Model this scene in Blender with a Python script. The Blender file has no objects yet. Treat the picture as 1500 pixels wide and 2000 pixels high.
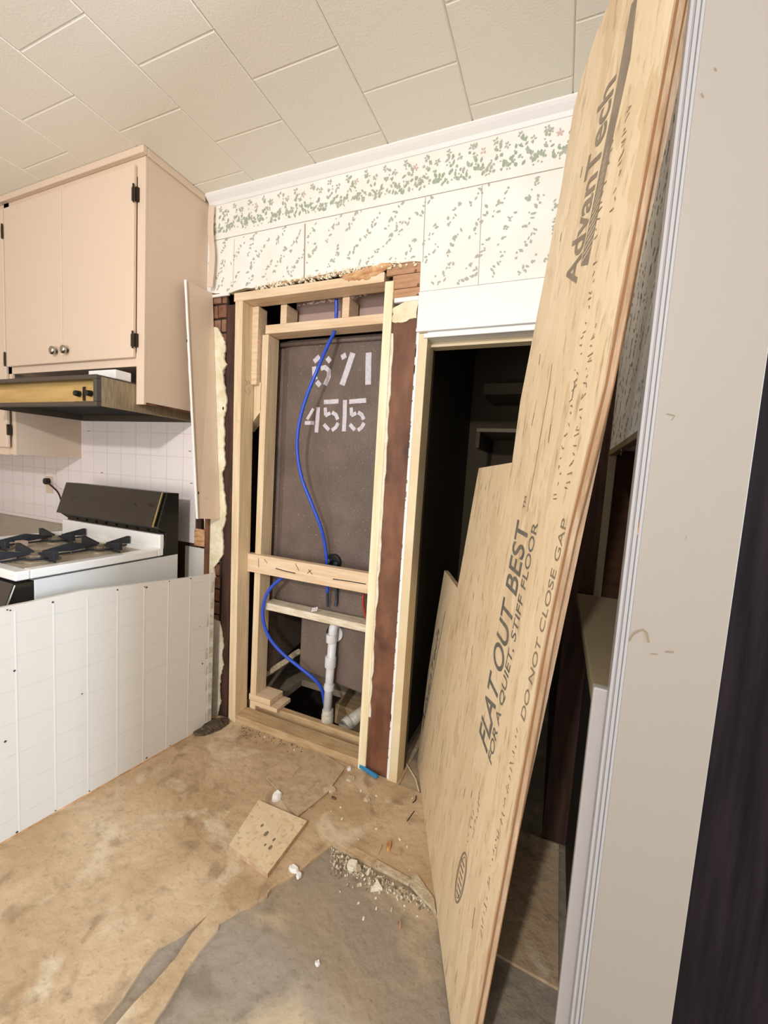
import bpy, bmesh, math, random
from mathutils import Vector, Matrix
from mathutils.geometry import tessellate_polygon
random.seed(7)
S = bpy.context.scene
COL = S.collection

# ------------------------------------------------------------------ camera
YAW, PITCH, ROLL, FPX, CH = 0.3983, -0.092, 0.0628, 806.0, 1.33
RM = Matrix.Rotation(YAW, 3, 'Z') @ Matrix.Rotation(math.pi/2 + PITCH, 3, 'X') @ Matrix.Rotation(ROLL, 3, 'Z')
CAM = Vector((0, 0, CH))
cd = bpy.data.cameras.new('camera'); cam = bpy.data.objects.new('camera', cd); COL.objects.link(cam)
cam.matrix_world = Matrix.Translation(CAM) @ RM.to_4x4()
cd.sensor_fit = 'HORIZONTAL'; cd.sensor_width = 36.0; cd.lens = FPX / 1500.0 * 36.0
cd.clip_start = 0.02; cd.clip_end = 60
S.camera = cam

# ------------------------------------------------------------------ world, lights, exposure
S.view_settings.view_transform = 'Standard'; S.view_settings.look = 'None'
S.view_settings.gamma = 1.0; S.view_settings.use_curve_mapping = False
S.view_settings.exposure = -0.14
w = bpy.data.worlds.new('world'); S.world = w; w.use_nodes = True
wb = w.node_tree.nodes['Background']; wb.inputs[0].default_value = (1.0, 0.95, 0.9, 1); wb.inputs[1].default_value = 0.48

def area(name, loc, target, sx, sy, power, color):
    l = bpy.data.lights.new(name, 'AREA'); l.shape = 'RECTANGLE'; l.size = sx; l.size_y = sy
    l.energy = power; l.color = color
    o = bpy.data.objects.new(name, l); COL.objects.link(o); o.location = loc
    o.rotation_euler = (Vector(target) - Vector(loc)).to_track_quat('-Z', 'Y').to_euler()
    return o
area('side_window_daylight', (2.1, .41, 1.45), (-1.5, .95, .7), .30, 1.2, 85, (0.66, 0.83, 1.0))
area('rear_fill', (-.9, -2.3, .95), (-.6, 1.3, 2.5), 2.2, 1.3, 64, (1.0, 0.97, 0.94))  # unseen fill added behind the camera, tilted up to brighten the ceiling
area('ceiling_lamp', (-.35, -1.6, 2.3), (-.75, 1.6, 1.3), 0.10, 0.10, 58, (1.0, 0.965, 0.92))

# ------------------------------------------------------------------ helpers
W = 1.595; ZC = 2.60
def ray(u, v): return RM @ Vector(((u-750)/FPX, -(v-1000)/FPX, -1.0))
def on(u, v, ax, val):                       # point of the plane  axis = val
    d = ray(u, v); return CAM + d * ((val - CAM[ax]) / d[ax])
def onp(u, v, p0, n):
    d = ray(u, v); return CAM + d * ((p0 - CAM).dot(n) / d.dot(n))
def oy(u, v, y=W): return on(u, v, 1, y)
def oz(u, v, z=0.0): return on(u, v, 2, z)
def srgb(h):
    h = h.lstrip('#'); c = [int(h[i:i+2], 16)/255 for i in (0, 2, 4)]
    return tuple(x/12.92 if x <= .04045 else ((x+.055)/1.055)**2.4 for x in c) + (1,)

WLOC = {}
class MB:
    def __init__(s): s.v = []; s.f = []; s.m = []
    def add(s, vs, fs, mi=0):
        b = len(s.v); s.v += [Vector(p) for p in vs]
        for f in fs: s.f.append([b+i for i in f]); s.m.append(mi)
        return s
    def box(s, x0, x1, y0, y1, z0, z1, mi=0, lean=(0, 0)):
        lx, ly = lean   # shift of the top relative to the bottom
        vs = [(x, y, z) for z in (z0, z1) for y in (y0, y1) for x in (x0, x1)]
        vs = [(x + (lx if z == z1 else 0), y + (ly if z == z1 else 0), z) for x, y, z in vs]
        return s.add(vs, [(0,2,3,1), (4,5,7,6), (0,1,5,4), (2,6,7,3), (0,4,6,2), (1,3,7,5)], mi)
    def obox(s, o, a, b, c, mi=0):
        o, a, b, c = map(Vector, (o, a, b, c))
        vs = [o + a*i + b*j + c*k for k in (0, 1) for j in (0, 1) for i in (0, 1)]
        return s.add(vs, [(0,2,3,1), (4,5,7,6), (0,1,5,4), (2,6,7,3), (0,4,6,2), (1,3,7,5)], mi)
    def prism(s, poly, ext, mi=0, side_mi=None):
        poly = [Vector(p) for p in poly]; ext = Vector(ext); n = len(poly)
        tris = tessellate_polygon([poly])
        top = [tuple(t) for t in tris]
        # orient
        a, b, c = [poly[i] for i in top[0]]
        flip = (b-a).cross(c-a).dot(ext) > 0
        area_n = Vector((0, 0, 0))
        for i in range(n): area_n += poly[i].cross(poly[(i+1) % n])
        f1 = [t[::-1] if flip else t for t in top]
        f2 = [tuple(n+i for i in (t if flip else t[::-1])) for t in top]
        s.add(poly + [p + ext for p in poly], f1 + f2, mi)
        sd = []
        for i in range(n):
            j = (i+1) % n
            q = (i, j, n+j, n+i)
            sd.append(q if area_n.dot(ext) < 0 else q[::-1])
        b0 = len(s.v) - 2*n
        for q in sd: s.f.append([b0+k for k in q]); s.m.append(mi if side_mi is None else side_mi)
        return s
    def tube(s, pts, r, seg=12, mi=0, cap=True):
        pts = [Vector(p) for p in pts]; n = len(pts); rr = r if isinstance(r, (list, tuple)) else [r]*n
        prev = None; rings = []
        for i, p in enumerate(pts):
            t = (pts[min(i+1, n-1)] - pts[max(i-1, 0)])
            if t.length < 1e-9: t = Vector((0, 0, 1))
            t.normalize()
            if prev is None:
                u = t.orthogonal().normalized()
            else:
                u = (prev - t*prev.dot(t)).normalized()
            prev = u; w_ = t.cross(u)
            rings.append([p + (u*math.cos(2*math.pi*k/seg) + w_*math.sin(2*math.pi*k/seg))*rr[i] for k in range(seg)])
        vs = [v for r_ in rings for v in r_]; fs = []
        for i in range(n-1):
            for k in range(seg):
                k2 = (k+1) % seg
                fs.append((i*seg+k, i*seg+k2, (i+1)*seg+k2, (i+1)*seg+k))
        if cap:
            fs.append(tuple(range(seg-1, -1, -1))); fs.append(tuple((n-1)*seg+k for k in range(seg)))
        return s.add(vs, fs, mi)
    def build(s, name, mats, parent=None, bevel=0.0, smooth=False, segs=2):
        me = bpy.data.meshes.new(name)
        xs = [p.x for p in s.v]; ys = [p.y for p in s.v]; zs = [p.z for p in s.v]
        base = Vector(((min(xs)+max(xs))/2, (min(ys)+max(ys))/2, min(zs)))
        me.from_pydata([p - base for p in s.v], [], s.f)
        if not isinstance(mats, (list, tuple)): mats = [mats]
        for m in mats: me.materials.append(m)
        for p, mi in zip(me.polygons, s.m): p.material_index = mi; p.use_smooth = smooth
        me.update()
        bm = bmesh.new(); bm.from_mesh(me); bmesh.ops.recalc_face_normals(bm, faces=bm.faces); bm.to_mesh(me); bm.free()
        o = bpy.data.objects.new(name, me); COL.objects.link(o)
        WLOC[o.name] = base
        if parent is not None:
            o.parent = parent; o.location = base - WLOC[parent.name]
        else: o.location = base
        if bevel:
            b = o.modifiers.new('bevel', 'BEVEL'); b.width = bevel; b.segments = segs; b.limit_method = 'ANGLE'; b.angle_limit = math.radians(40)
        return o
def tag(o, label=None, cat=None, group=None, kind=None):
    if label: o['label'] = label
    if cat: o['category'] = cat
    if group: o['group'] = group
    if kind: o['kind'] = kind
    return o
def thing(name, loc, label, cat, group=None):
    o = bpy.data.objects.new(name, None); COL.objects.link(o); o.location = loc; o.empty_display_size = .05
    WLOC[o.name] = Vector(loc); return tag(o, label, cat, group)
def struct(o, label=None): o['kind'] = 'structure'; (label and tag(o, label)); return o
def smooth_path(pts, n=10):
    pts = [Vector(p) for p in pts]; out = []
    P = [pts[0]*2 - pts[1]] + pts + [pts[-1]*2 - pts[-2]]
    for i in range(1, len(P)-2):
        for k in range(n):
            t = k/n; a, b, c, d = P[i-1], P[i], P[i+1], P[i+2]
            out.append(.5*((2*b) + (c-a)*t + (2*a-5*b+4*c-d)*t*t + (-a+3*b-3*c+d)*t**3))
    out.append(pts[-1]); return out

# ------------------------------------------------------------------ materials
def mat(name, base, rough=.6, metal=0.0, c2=None, scale=8, stretch=(1, 1, 1), bump=0.0, bscale=60, spots=None, detail=4, lo=.35, hi=.65, spec=None, sp_scale=30, sp_lo=.68, sp_hi=.74, coat=0):
    m = bpy.data.materials.new(name); m.use_nodes = True; nt = m.node_tree; N = nt.nodes; L = nt.links
    b = N['Principled BSDF']; b.inputs['Base Color'].default_value = srgb(base)
    b.inputs['Roughness'].default_value = rough; b.inputs['Metallic'].default_value = metal
    if spec is not None: b.inputs['Specular IOR Level'].default_value = spec
    if coat: b.inputs['Coat Weight'].default_value = coat
    tc = N.new('ShaderNodeTexCoord'); mp = N.new('ShaderNodeMapping'); mp.inputs['Scale'].default_value = stretch
    L.new(tc.outputs['Object'], mp.inputs['Vector'])
    col = None
    if c2:
        nz = N.new('ShaderNodeTexNoise'); nz.inputs['Scale'].default_value = scale; nz.inputs['Detail'].default_value = detail
        L.new(mp.outputs[0], nz.inputs['Vector'])
        cr = N.new('ShaderNodeValToRGB'); cr.color_ramp.elements[0].position = lo; cr.color_ramp.elements[1].position = hi
        cr.color_ramp.elements[0].color = srgb(base); cr.color_ramp.elements[1].color = srgb(c2)
        L.new(nz.outputs['Fac'], cr.inputs['Fac']); col = cr.outputs['Color']
    if spots:
        n2 = N.new('ShaderNodeTexNoise'); n2.inputs['Scale'].default_value = sp_scale; n2.inputs['Detail'].default_value = 3
        L.new(tc.outputs['Object'], n2.inputs['Vector'])
        r2 = N.new('ShaderNodeValToRGB'); r2.color_ramp.elements[0].position = sp_lo; r2.color_ramp.elements[1].position = sp_hi
        r2.color_ramp.elements[0].color = (0, 0, 0, 1); r2.color_ramp.elements[1].color = (1, 1, 1, 1)
        L.new(n2.outputs['Fac'], r2.inputs['Fac'])
        mx = N.new('ShaderNodeMix'); mx.data_type = 'RGBA'; L.new(r2.outputs['Color'], mx.inputs[0])
        if col: L.new(col, mx.inputs[6])
        else: mx.inputs[6].default_value = srgb(base)
        mx.inputs[7].default_value = srgb(spots); col = mx.outputs[2]
    if col: L.new(col, b.inputs['Base Color'])
    if bump:
        n3 = N.new('ShaderNodeTexNoise'); n3.inputs['Scale'].default_value = bscale; n3.inputs['Detail'].default_value = 5
        L.new(mp.outputs[0], n3.inputs['Vector'])
        bp = N.new('ShaderNodeBump'); bp.inputs['Strength'].default_value = bump; bp.inputs['Distance'].default_value = .01
        L.new(n3.outputs['Fac'], bp.inputs['Height']); L.new(bp.outputs[0], b.inputs['Normal'])
    return m
M = {}
M['ceiling'] = mat('ceiling_tile_paint', '#ebe7dc', .75, bump=.12, bscale=160)
M['groove'] = mat('ceiling_joint', '#d0c9b8', .9)
M['trim'] = mat('white_trim_paint', '#e6e5e4', .4)
M['paper'] = mat('wallpaper_white', '#ebe9e5', .7, c2='#e3e0d9', scale=5, bump=.05, bscale=40)
M['leafg'] = mat('wallpaper_leaf_green', '#98a58f', .8)
M['leafy'] = mat('wallpaper_leaf_grey', '#a9aa9e', .8)
M['pink'] = mat('wallpaper_flower_pink', '#c6aea4', .8)
M['seam'] = mat('wallpaper_seam', '#9b9182', .9)
M['plaster'] = mat('torn_plaster', '#d3c7a6', .95, c2='#ece4cd', scale=14, bump=.8, bscale=50)
M['plasterw'] = mat('pale_plaster', '#e6e0d0', .95, c2='#cfc6b2', scale=20, bump=.5, bscale=70)
M['crumb'] = mat('plaster_crumb', '#c4b59c', .95, c2='#a8977c', scale=60, bump=.5, bscale=150)
M['lath'] = mat('rough_lath_wood', '#a9805f', .9, c2='#c69c7c', scale=10, stretch=(1, 1, 7), bump=.5, spots='#6d4b33')
M['rust'] = mat('orange_stained_wood', '#a8744a', .85, c2='#dcb285', scale=18, stretch=(1, 1, 3), bump=.6)
M['pine'] = mat('new_pine_lumber', '#e2ceb0', .65, c2='#d2b994', scale=7, stretch=(9, 9, .6), bump=.08, bscale=30, spots='#7d5a3b', sp_scale=17, sp_lo=.76, sp_hi=.80)
M['pineh'] = mat('new_pine_lumber_level', '#e4ccb0', .65, c2='#d2b593', scale=7, stretch=(.6, 9, 9), bump=.08, bscale=30, spots='#85603f', sp_scale=19, sp_lo=.75, sp_hi=.79)
M['pinel'] = mat('light_pine_lumber', '#ebe1c3', .6, c2='#ddcda8', scale=6, stretch=(9, 9, .5), bump=.05, bscale=30, spots='#9a7a4e', sp_scale=15, sp_lo=.78, sp_hi=.82)
M['pinew'] = mat('whitish_rail', '#e2dac9', .7, c2='#c8b79b', scale=12, stretch=(1, 6, 6), bump=.1)
M['dusty'] = mat('dusty_plate_lumber', '#c0a47e', .85, c2='#a88a64', scale=9, stretch=(1, 5, 5), bump=.3, bscale=60)
M['oldwood'] = mat('old_brown_stained_wood', '#5a3522', .6, c2='#7a5038', scale=5, stretch=(3, 3, 1), bump=.15, spots='#3c1f14', sp_scale=6, sp_lo=.55, sp_hi=.7)
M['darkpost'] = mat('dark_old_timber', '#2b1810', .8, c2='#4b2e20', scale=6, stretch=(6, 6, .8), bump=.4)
M['tub'] = mat('brown_fibreglass_back', '#5f5048', .5, c2='#6f6057', scale=6, bump=.35, bscale=120, spots='#8b7d71', sp_scale=90, sp_lo=.66, sp_hi=.72)
M['stencil'] = mat('white_spray_stencil', '#cfcbd4', .8, c2='#b9b3bb', scale=60, lo=.45, hi=.7)
M['tubpale'] = mat('pinkish_board', '#b79d92', .8)
M['black'] = mat('void_black', '#0b0908', .95)
M['dirt'] = mat('crawlspace_soil', '#2a2019', 1, c2='#15100c', scale=12)
M['pvc'] = mat('white_pvc', '#d9dbe2', .35, c2='#cfcfd2', scale=20, spots='#9a9690', sp_scale=25, sp_lo=.7, sp_hi=.78)
M['pvcd'] = mat('dirty_pvc', '#cfcabf', .5, c2='#a59d8d', scale=20)
M['hose'] = mat('blue_pex', '#2c4fc4', .3)
M['redpex'] = mat('red_pex', '#a3352a', .35)
M['brass'] = mat('dark_valve_brass', '#46505c', .35, metal=.6)
M['cab'] = mat('cabinet_beige_paint', '#d9c4b0', .5, bump=.04, bscale=90)
M['knob'] = mat('knob_nickel', '#b9b4a8', .25, metal=1)
M['hinge'] = mat('hinge_old_bronze', '#3b3328', .45, metal=.7)
M['hood'] = mat('hood_brass_steel', '#c7a665', .34, metal=.55, c2='#e0c286', scale=3, stretch=(1, 8, 8))
M['hooddk'] = mat('hood_dark_brown', '#4a4138', .5)
M['hoodside'] = mat('hood_scratched_side', '#a5957a', .5, metal=.3, c2='#8a7a62', scale=14, stretch=(1, 9, 1))
M['tile'] = mat('backsplash_panel_white', '#ece4e4', .25)
M['grout'] = mat('backsplash_groove', '#d3c8c4', .7)
M['panel'] = mat('white_wall_panel', '#d2cec8', .4, bump=.06, bscale=50)
M['panelg'] = mat('panel_groove_white', '#dedbd5', .5)
M['score'] = mat('panel_scored_line', '#c9c4bc', .6)
M['nail'] = mat('nail_hole_dark', '#3d342b', .8)
M['enamel'] = mat('white_enamel', '#ecebea', .18, coat=.3)
M['enamels'] = mat('white_enamel_side', '#dcdcdb', .3)
M['blackg'] = mat('black_glass', '#17140f', .18, coat=.5)
M['panelgl'] = mat('dark_backguard_glass', '#1c1a17', .3, c2='#33291a', scale=2, metal=.0, coat=.1)
M['iron'] = mat('cast_iron', '#22252b', .55)
M['alum'] = mat('dull_aluminium', '#b0a593', .4, metal=.5, c2='#7d6c58', scale=30)
M['chrome'] = mat('brass_chrome_edge', '#d9cf9a', .2, metal=1)
M['counter'] = mat('counter_laminate', '#b3aa97', .45, c2='#a79d89', scale=20)
M['jamb'] = mat('cream_jamb_paint', '#d8c9aa', .5, c2='#cfbb95', scale=6)
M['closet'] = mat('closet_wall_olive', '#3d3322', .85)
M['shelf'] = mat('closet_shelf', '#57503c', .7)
M['post'] = mat('dimmed_white_post_paint', '#90877d', .5, spots='#8d7a63', sp_scale=9, sp_lo=.80, sp_hi=.84, bump=.03)  # white paint darkened in the colour for dim light near the camera
M['casing'] = mat('dimmed_lilac_white_trim', '#9b9696', .4)  # greyed along with the post, dim light carried by the colour
M['wenge'] = mat('dark_grained_panelling', '#211a1c', .5, c2='#130f11', scale=4, stretch=(14, 14, .8), bump=.15, bscale=8, spec=.08)
M['dkwood'] = mat('dark_brown_panelling', '#2f1c12', .7, c2='#402819', scale=5, stretch=(1, 1, 6), spec=.1)
M['halfw'] = mat('half_wall_shade_brown', '#33271a', .7)  # shade behind the leaning sheet put into this dark brown
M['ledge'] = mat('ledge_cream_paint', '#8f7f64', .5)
M['sheet'] = mat('floor_sheet_tan', '#c6af8d', .9, c2='#b29a77', scale=5, bump=.5, bscale=16, detail=8, spots='#8f7c5f', sp_scale=9, sp_lo=.66, sp_hi=.78)
M['slab'] = mat('grey_floor_underlayer', '#8d7f70', .85, c2='#a38d72', scale=2.6, bump=.15, bscale=20, lo=.4, hi=.7)
M['flap'] = mat('loose_flooring_flap', '#c0a680', .8, c2='#b09470', scale=6, bump=.1)
M['blue'] = mat('blue_plastic', '#2c7fae', .4)
M['shingle'] = mat('weathered_dark_scrap', '#3a2d23', .95, c2='#6b5a47', scale=16, stretch=(2, 8, 2), bump=.8, bscale=40)
M['rot'] = mat('reddish_rotten_wood', '#96561f', .8, c2='#c99f6b', scale=30)
M['brick'] = mat('old_brick_dusty', '#6e4635', .9, c2='#8f6b56', scale=18, bump=.6)
M['mortar'] = mat('dark_mortar', '#33231a', .95)
M['blackplastic'] = mat('black_plastic', '#0e0d0d', .4)
M['ink'] = mat('grey_print_ink', '#57544e', .7, c2='#6e695f', scale=40)
M['inkf'] = mat('faint_print_ink', '#7d6e58', .8)
M['inkb'] = mat('brown_grey_ink', '#7d7061', .7, c2='#8a7d6b', scale=30)

def osb(name, base, c2, c3):
    m = bpy.data.materials.new(name); m.use_nodes = True; nt = m.node_tree; N = nt.nodes; L = nt.links
    b = N['Principled BSDF']; b.inputs['Roughness'].default_value = .42
    b.inputs['Specular IOR Level'].default_value = .5
    tc = N.new('ShaderNodeTexCoord'); mp = N.new('ShaderNodeMapping'); mp.inputs['Scale'].default_value = (7, 7, 1.6)
    L.new(tc.outputs['Object'], mp.inputs['Vector'])
    dn = N.new('ShaderNodeTexNoise'); dn.inputs['Scale'].default_value = 2.2; L.new(mp.outputs[0], dn.inputs['Vector'])
    add = N.new('ShaderNodeVectorMath'); add.operation = 'MULTIPLY_ADD'; add.inputs[1].default_value = (1.2, 1.2, 1.2)
    L.new(dn.outputs['Color'], add.inputs[0]); L.new(mp.outputs[0], add.inputs[2])
    vo = N.new('ShaderNodeTexVoronoi'); vo.inputs['Scale'].default_value = 3.4; L.new(add.outputs[0], vo.inputs['Vector'])
    cr = N.new('ShaderNodeValToRGB'); e = cr.color_ramp.elements
    e[0].position = .0; e[0].color = srgb(base); e[1].position = 1; e[1].color = srgb(c2)
    k = e.new(.5); k.color = srgb(c3)
    L.new(vo.outputs['Color'], cr.inputs['Fac'])
    nz = N.new('ShaderNodeTexNoise'); nz.inputs['Scale'].default_value = 9; nz.inputs['Detail'].default_value = 6; L.new(mp.outputs[0], nz.inputs['Vector'])
    r2 = N.new('ShaderNodeValToRGB'); r2.color_ramp.elements[0].position = .28; r2.color_ramp.elements[1].position = .42
    r2.color_ramp.elements[0].color = srgb('#a08665'); r2.color_ramp.elements[1].color = (1, 1, 1, 1)
    L.new(nz.outputs['Fac'], r2.inputs['Fac'])
    mx = N.new('ShaderNodeMix'); mx.data_type = 'RGBA'; mx.blend_type = 'MULTIPLY'; mx.inputs[0].default_value = .55
    L.new(cr.outputs['Color'], mx.inputs[6]); L.new(r2.outputs['Color'], mx.inputs[7]); L.new(mx.outputs[2], b.inputs['Base Color'])
    bp = N.new('ShaderNodeBump'); bp.inputs['Strength'].default_value = .18; bp.inputs['Distance'].default_value = .006
    L.new(nz.outputs['Fac'], bp.inputs['Height']); L.new(bp.outputs[0], b.inputs['Normal'])
    return m
def floor_mat(name, base, c2, dark, pale, sc, palelo):
    m = bpy.data.materials.new(name); m.use_nodes = True; nt = m.node_tree; N = nt.nodes; L = nt.links
    b = N['Principled BSDF']; b.inputs['Roughness'].default_value = .9; b.inputs['Specular IOR Level'].default_value = .25
    tc = N.new('ShaderNodeTexCoord')
    def noise(scale, det, lo, hi, dist=0.0):
        n = N.new('ShaderNodeTexNoise'); n.inputs['Scale'].default_value = scale; n.inputs['Detail'].default_value = det; n.inputs['Distortion'].default_value = dist
        L.new(tc.outputs['Object'], n.inputs['Vector'])
        r = N.new('ShaderNodeMapRange'); r.inputs[1].default_value = lo; r.inputs[2].default_value = hi; L.new(n.outputs['Fac'], r.inputs[0]); return r.outputs[0]
    def mix(f, a, bb, k=1.0):
        x = N.new('ShaderNodeMix'); x.data_type = 'RGBA'
        mm = N.new('ShaderNodeMath'); mm.operation = 'MULTIPLY'; mm.inputs[1].default_value = k; L.new(f, mm.inputs[0]); L.new(mm.outputs[0], x.inputs[0])
        if isinstance(a, tuple): x.inputs[6].default_value = a
        else: L.new(a, x.inputs[6])
        x.inputs[7].default_value = bb; return x.outputs[2]
    c = mix(noise(sc, 8, .38, .62, .4), srgb(base), srgb(c2))
    c = mix(noise(sc*2.7, 8, .56, .68, .6), c, srgb(dark), .55)
    c = mix(noise(sc*1.3, 6, palelo, palelo+.12, .8), c, srgb(pale), .7)
    c = mix(noise(70, 3, .60, .72), c, srgb(dark), .35)
    L.new(c, b.inputs['Base Color'])
    n3 = N.new('ShaderNodeTexNoise'); n3.inputs['Scale'].default_value = 28; n3.inputs['Detail'].default_value = 7; L.new(tc.outputs['Object'], n3.inputs['Vector'])
    bp_n = N.new('ShaderNodeBump'); bp_n.inputs['Strength'].default_value = .55; bp_n.inputs['Distance'].default_value = .012
    L.new(n3.outputs['Fac'], bp_n.inputs['Height']); L.new(bp_n.outputs[0], b.inputs['Normal'])
    return m
M['sheet'] = floor_mat('dusty_tan_floor', '#bfa688', '#ae9474', '#806b52', '#cfc0a6', 4.0, .55)
M['slab'] = floor_mat('dusty_grey_floor', '#8f8477', '#9c8b76', '#6f6252', '#bba688', 2.6, .52)
M['flap'] = floor_mat('dusty_flooring_scrap', '#b9a284', '#ad9677', '#8a765b', '#c6b497', 9, .55)
M['osb'] = osb('pressed_strand_board', '#d4bd9a', '#c7ad88', '#dcc8a9')
M['osbedge'] = mat('strand_board_edge', '#c0a78e', .9, c2='#a98a6c', scale=30, stretch=(1, 1, .3), bump=.4, bscale=80)
M['osbgroove'] = mat('strand_board_groove', '#8f6640', .85)

# ------------------------------------------------------------------ shell
# floor: grey under-layer with the crawlspace hole, tan sheet with the torn edge on top
hx0, hx1, hy0, hy1 = -1.40, -0.80, 1.735, 2.15
fl = MB()
for (x0, x1, y0, y1) in ((-4.2, hx0, -2.6, 4.0), (hx1, 2.2, -2.6, 4.0), (hx0, hx1, -2.6, hy0), (hx0, hx1, hy1, 4.0)):
    fl.box(x0, x1, y0, y1, -.05, -.009)
floor = struct(fl.build('floor', M['slab']))
pit = MB()
pit.box(hx0-.3, hx1+.3, hy0-.3, hy1+.3, -.75, -.7)
pit.box(hx0-.3, hx0-.28, hy0-.3, hy1+.3, -.7, -.05); pit.box(hx1+.28, hx1+.3, hy0-.3, hy1+.3, -.7, -.05)
pit.box(hx0-.28, hx1+.28, hy1+.28, hy1+.3, -.7, -.05)
struct(pit.build('floor', M['dirt'], None))

def jag(pts, amp, n, ax=(0, 1, 2)):
    out = []
    for a, b in zip(pts, pts[1:]):
        a = Vector(a); b = Vector(b)
        out.append(a)
        for k in range(1, n):
            p = a.lerp(b, k/n)
            for i in ax: p[i] += random.uniform(-amp, amp)
            out.append(p)
    out.append(Vector(pts[-1])); return out
edge_px = [(300, 2000), (335, 1945), (375, 1880), (425, 1815), (430, 1800), (470, 1775), (522, 1750), (530, 1735), (580, 1705), (625, 1668), (650, 1650)]
edge = jag([oz(*p, .0) for p in edge_px], .003, 3, (0, 1))
slit_l = [oz(*p) for p in [(200, 2000), (240, 1950), (285, 1880), (312, 1848), (360, 1822), (407, 1786)]]
slit_r = [oz(*p) for p in [(375, 1822), (345, 1868), (300, 1920), (262, 1958), (226, 2000)]]
right_px = [(650, 1650), (690, 1672), (735, 1695), (800, 1726), (845, 1775), (860, 1800)]
redge = jag([oz(*p) for p in right_px], .002, 3, (0, 1))
far = 1.60
poly = [Vector((-4.1, -2.5, 0)), Vector((slit_l[0].x-.35, -2.5, 0)), Vector((slit_l[0].x-.12, .3, 0))] + slit_l + slit_r + [Vector((slit_r[-1].x-.08, .3, 0)), Vector((slit_r[-1].x-.2, -2.5, 0)), Vector((edge[0].x-.1, -2.5, 0)), Vector((edge[0].x-.1, .3, 0))] + edge + redge[1:] + [Vector((.12, redge[-1].y-.02, 0)), Vector((.12, 1.59, 0)), Vector((-.52, 1.59, 0)), Vector((-.52, 2.5, 0)), Vector((-.56, 2.5, 0)), Vector((-.56, far, 0)), Vector((-4.1, far, 0))]
poly = [Vector((p.x, p.y, -.009)) for p in poly]
sh = MB().prism(poly, (0, 0, .009))
o = struct(sh.build('floor', M['sheet']))

# ceiling of staggered square tiles with bevelled edges
cl = MB(); P = .3262; gx0 = -1.064
cl.box(-4.2, 2.2, -2.6, 2.1, ZC+.006, ZC+.03, 1)
i0 = -10
for i in range(-10, 10):
    x0 = gx0 + i*.3275; x1 = x0 + .3275
    if x0 > 2.2 or x1 < -4.2: continue
    off = 1.1695 if i % 2 == 0 else 1.333
    for j in range(-13, 2):
        y0 = off + j*P; y1 = y0 + P
        if y0 > W+.05: continue
        y1 = min(y1, W+.1)
        if y1 - y0 < .01: continue
        b = .0045; z0 = ZC; z1 = ZC+.0045
        vs = [(x0+.0004, y0, z1), (x1-.0004, y0, z1), (x1-.0004, y1, z1), (x0+.0004, y1, z1),
              (x0+b, y0+b, z0), (x1-b, y0+b, z0), (x1-b, y1-b, z0), (x0+b, y1-b, z0)]
        cl.add(vs, [(4, 7, 6, 5), (0, 4, 5, 1), (1, 5, 6, 2), (2, 6, 7, 3), (3, 7, 4, 0)])
struct(cl.build('ceiling', [M['ceiling'], M['groove']]))

# back wall: plaster skin covered in floral paper, traced torn lower edge
XL = -1.70; XR = .142
LC = [0]
def leaf(mb, c, ang, L, wd, U, V, mi, off):
    pts = [(0, 0), (.28, .42), (.6, .46), (1, 0), (.6, -.46), (.28, -.42)]
    ca, sa = math.cos(ang), math.sin(ang); vs = []
    for a, b in pts:
        a = (a-.5)*L; b = b*wd
        vs.append(c + U*(a*ca - b*sa) + V*(a*sa + b*ca) + off)
    LC[0] += 1; vs = [v + off.normalized()*(LC[0] % 400)*1.5e-6 for v in vs]
    mb.add(vs, [tuple(range(6))], mi)
def inside(p, poly):
    r = False; n = len(poly)
    for i in range(n):
        x1, y1 = poly[i]; x2, y2 = poly[(i+1) % n]
        if (y1 > p[1]) != (y2 > p[1]) and p[0] < (x2-x1)*(p[1]-y1)/(y2-y1)+x1: r = not r
    return r
def florals(mb, U, V, O, off, w0, w1, h0, h1, border, poly=None, seed=1):
    R = random.Random(seed)
    def ok(a, b): return (poly is None or inside((a, b), poly))
    def put(a, b, ang, L, wd, mi):
        if ok(a, b) and ok(a+.012, b-.012) and ok(a-.012, b-.012) and ok(a+.012, b+.012): leaf(mb, O + U*a + V*b, ang, L, wd, U, V, mi, off)
    # field: small diagonal sprays
    a = w0; row = 0
    while a < w1:
        b = h0 + (row % 2)*.049
        while b < min(h1, border[0]-.012):
            ca = a + R.uniform(-.02, .02); cb = b + R.uniform(-.018, .018)
            dx = R.uniform(.5, .9)
            for k in range(R.randint(9, 13)):
                t = (k-5.5)*.0078
                put(ca + t*dx + R.uniform(-.011, .011), min(cb + t + R.uniform(-.010, .010), border[0]-.008), R.uniform(0, 6.28), R.choice((.007, .009, .016, .020)), R.uniform(.006, .012), 2)
            b += .098
        a += .088; row += 1
    # border band: dense ivy with taller flowers
    a = w0
    bl, bh = border
    while a < w1:
        per = (a % .17)/.17
        top = bl + .065 + .075*(0.5+0.5*math.sin(per*2*math.pi*2))
        for k in range(3):
            put(a + R.uniform(-.006, .006), R.uniform(bl+.03, top), R.uniform(.5, 2.6), R.uniform(.010, .024), R.uniform(.008, .014), 1 if R.random() < .62 else 2)
        for k in range(2):
            put(a + R.uniform(-.006, .006), R.uniform(bl+.025, top-.01), R.uniform(0, 6.28), .008, .007, 2)
        a += .0125
    a = w0 + .03; k = 0
    while a < w1:
        for q in range(5):
            an = q*1.256 + R.uniform(-.5, .5)
            cb = bl + (.135 if k % 2 else .112)
            put(a + .007*math.cos(an), cb + .009*math.sin(an), an, R.uniform(.009, .015), .007, 3 if k % 6 == 0 else 2)
        a += .043; k += 1

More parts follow.
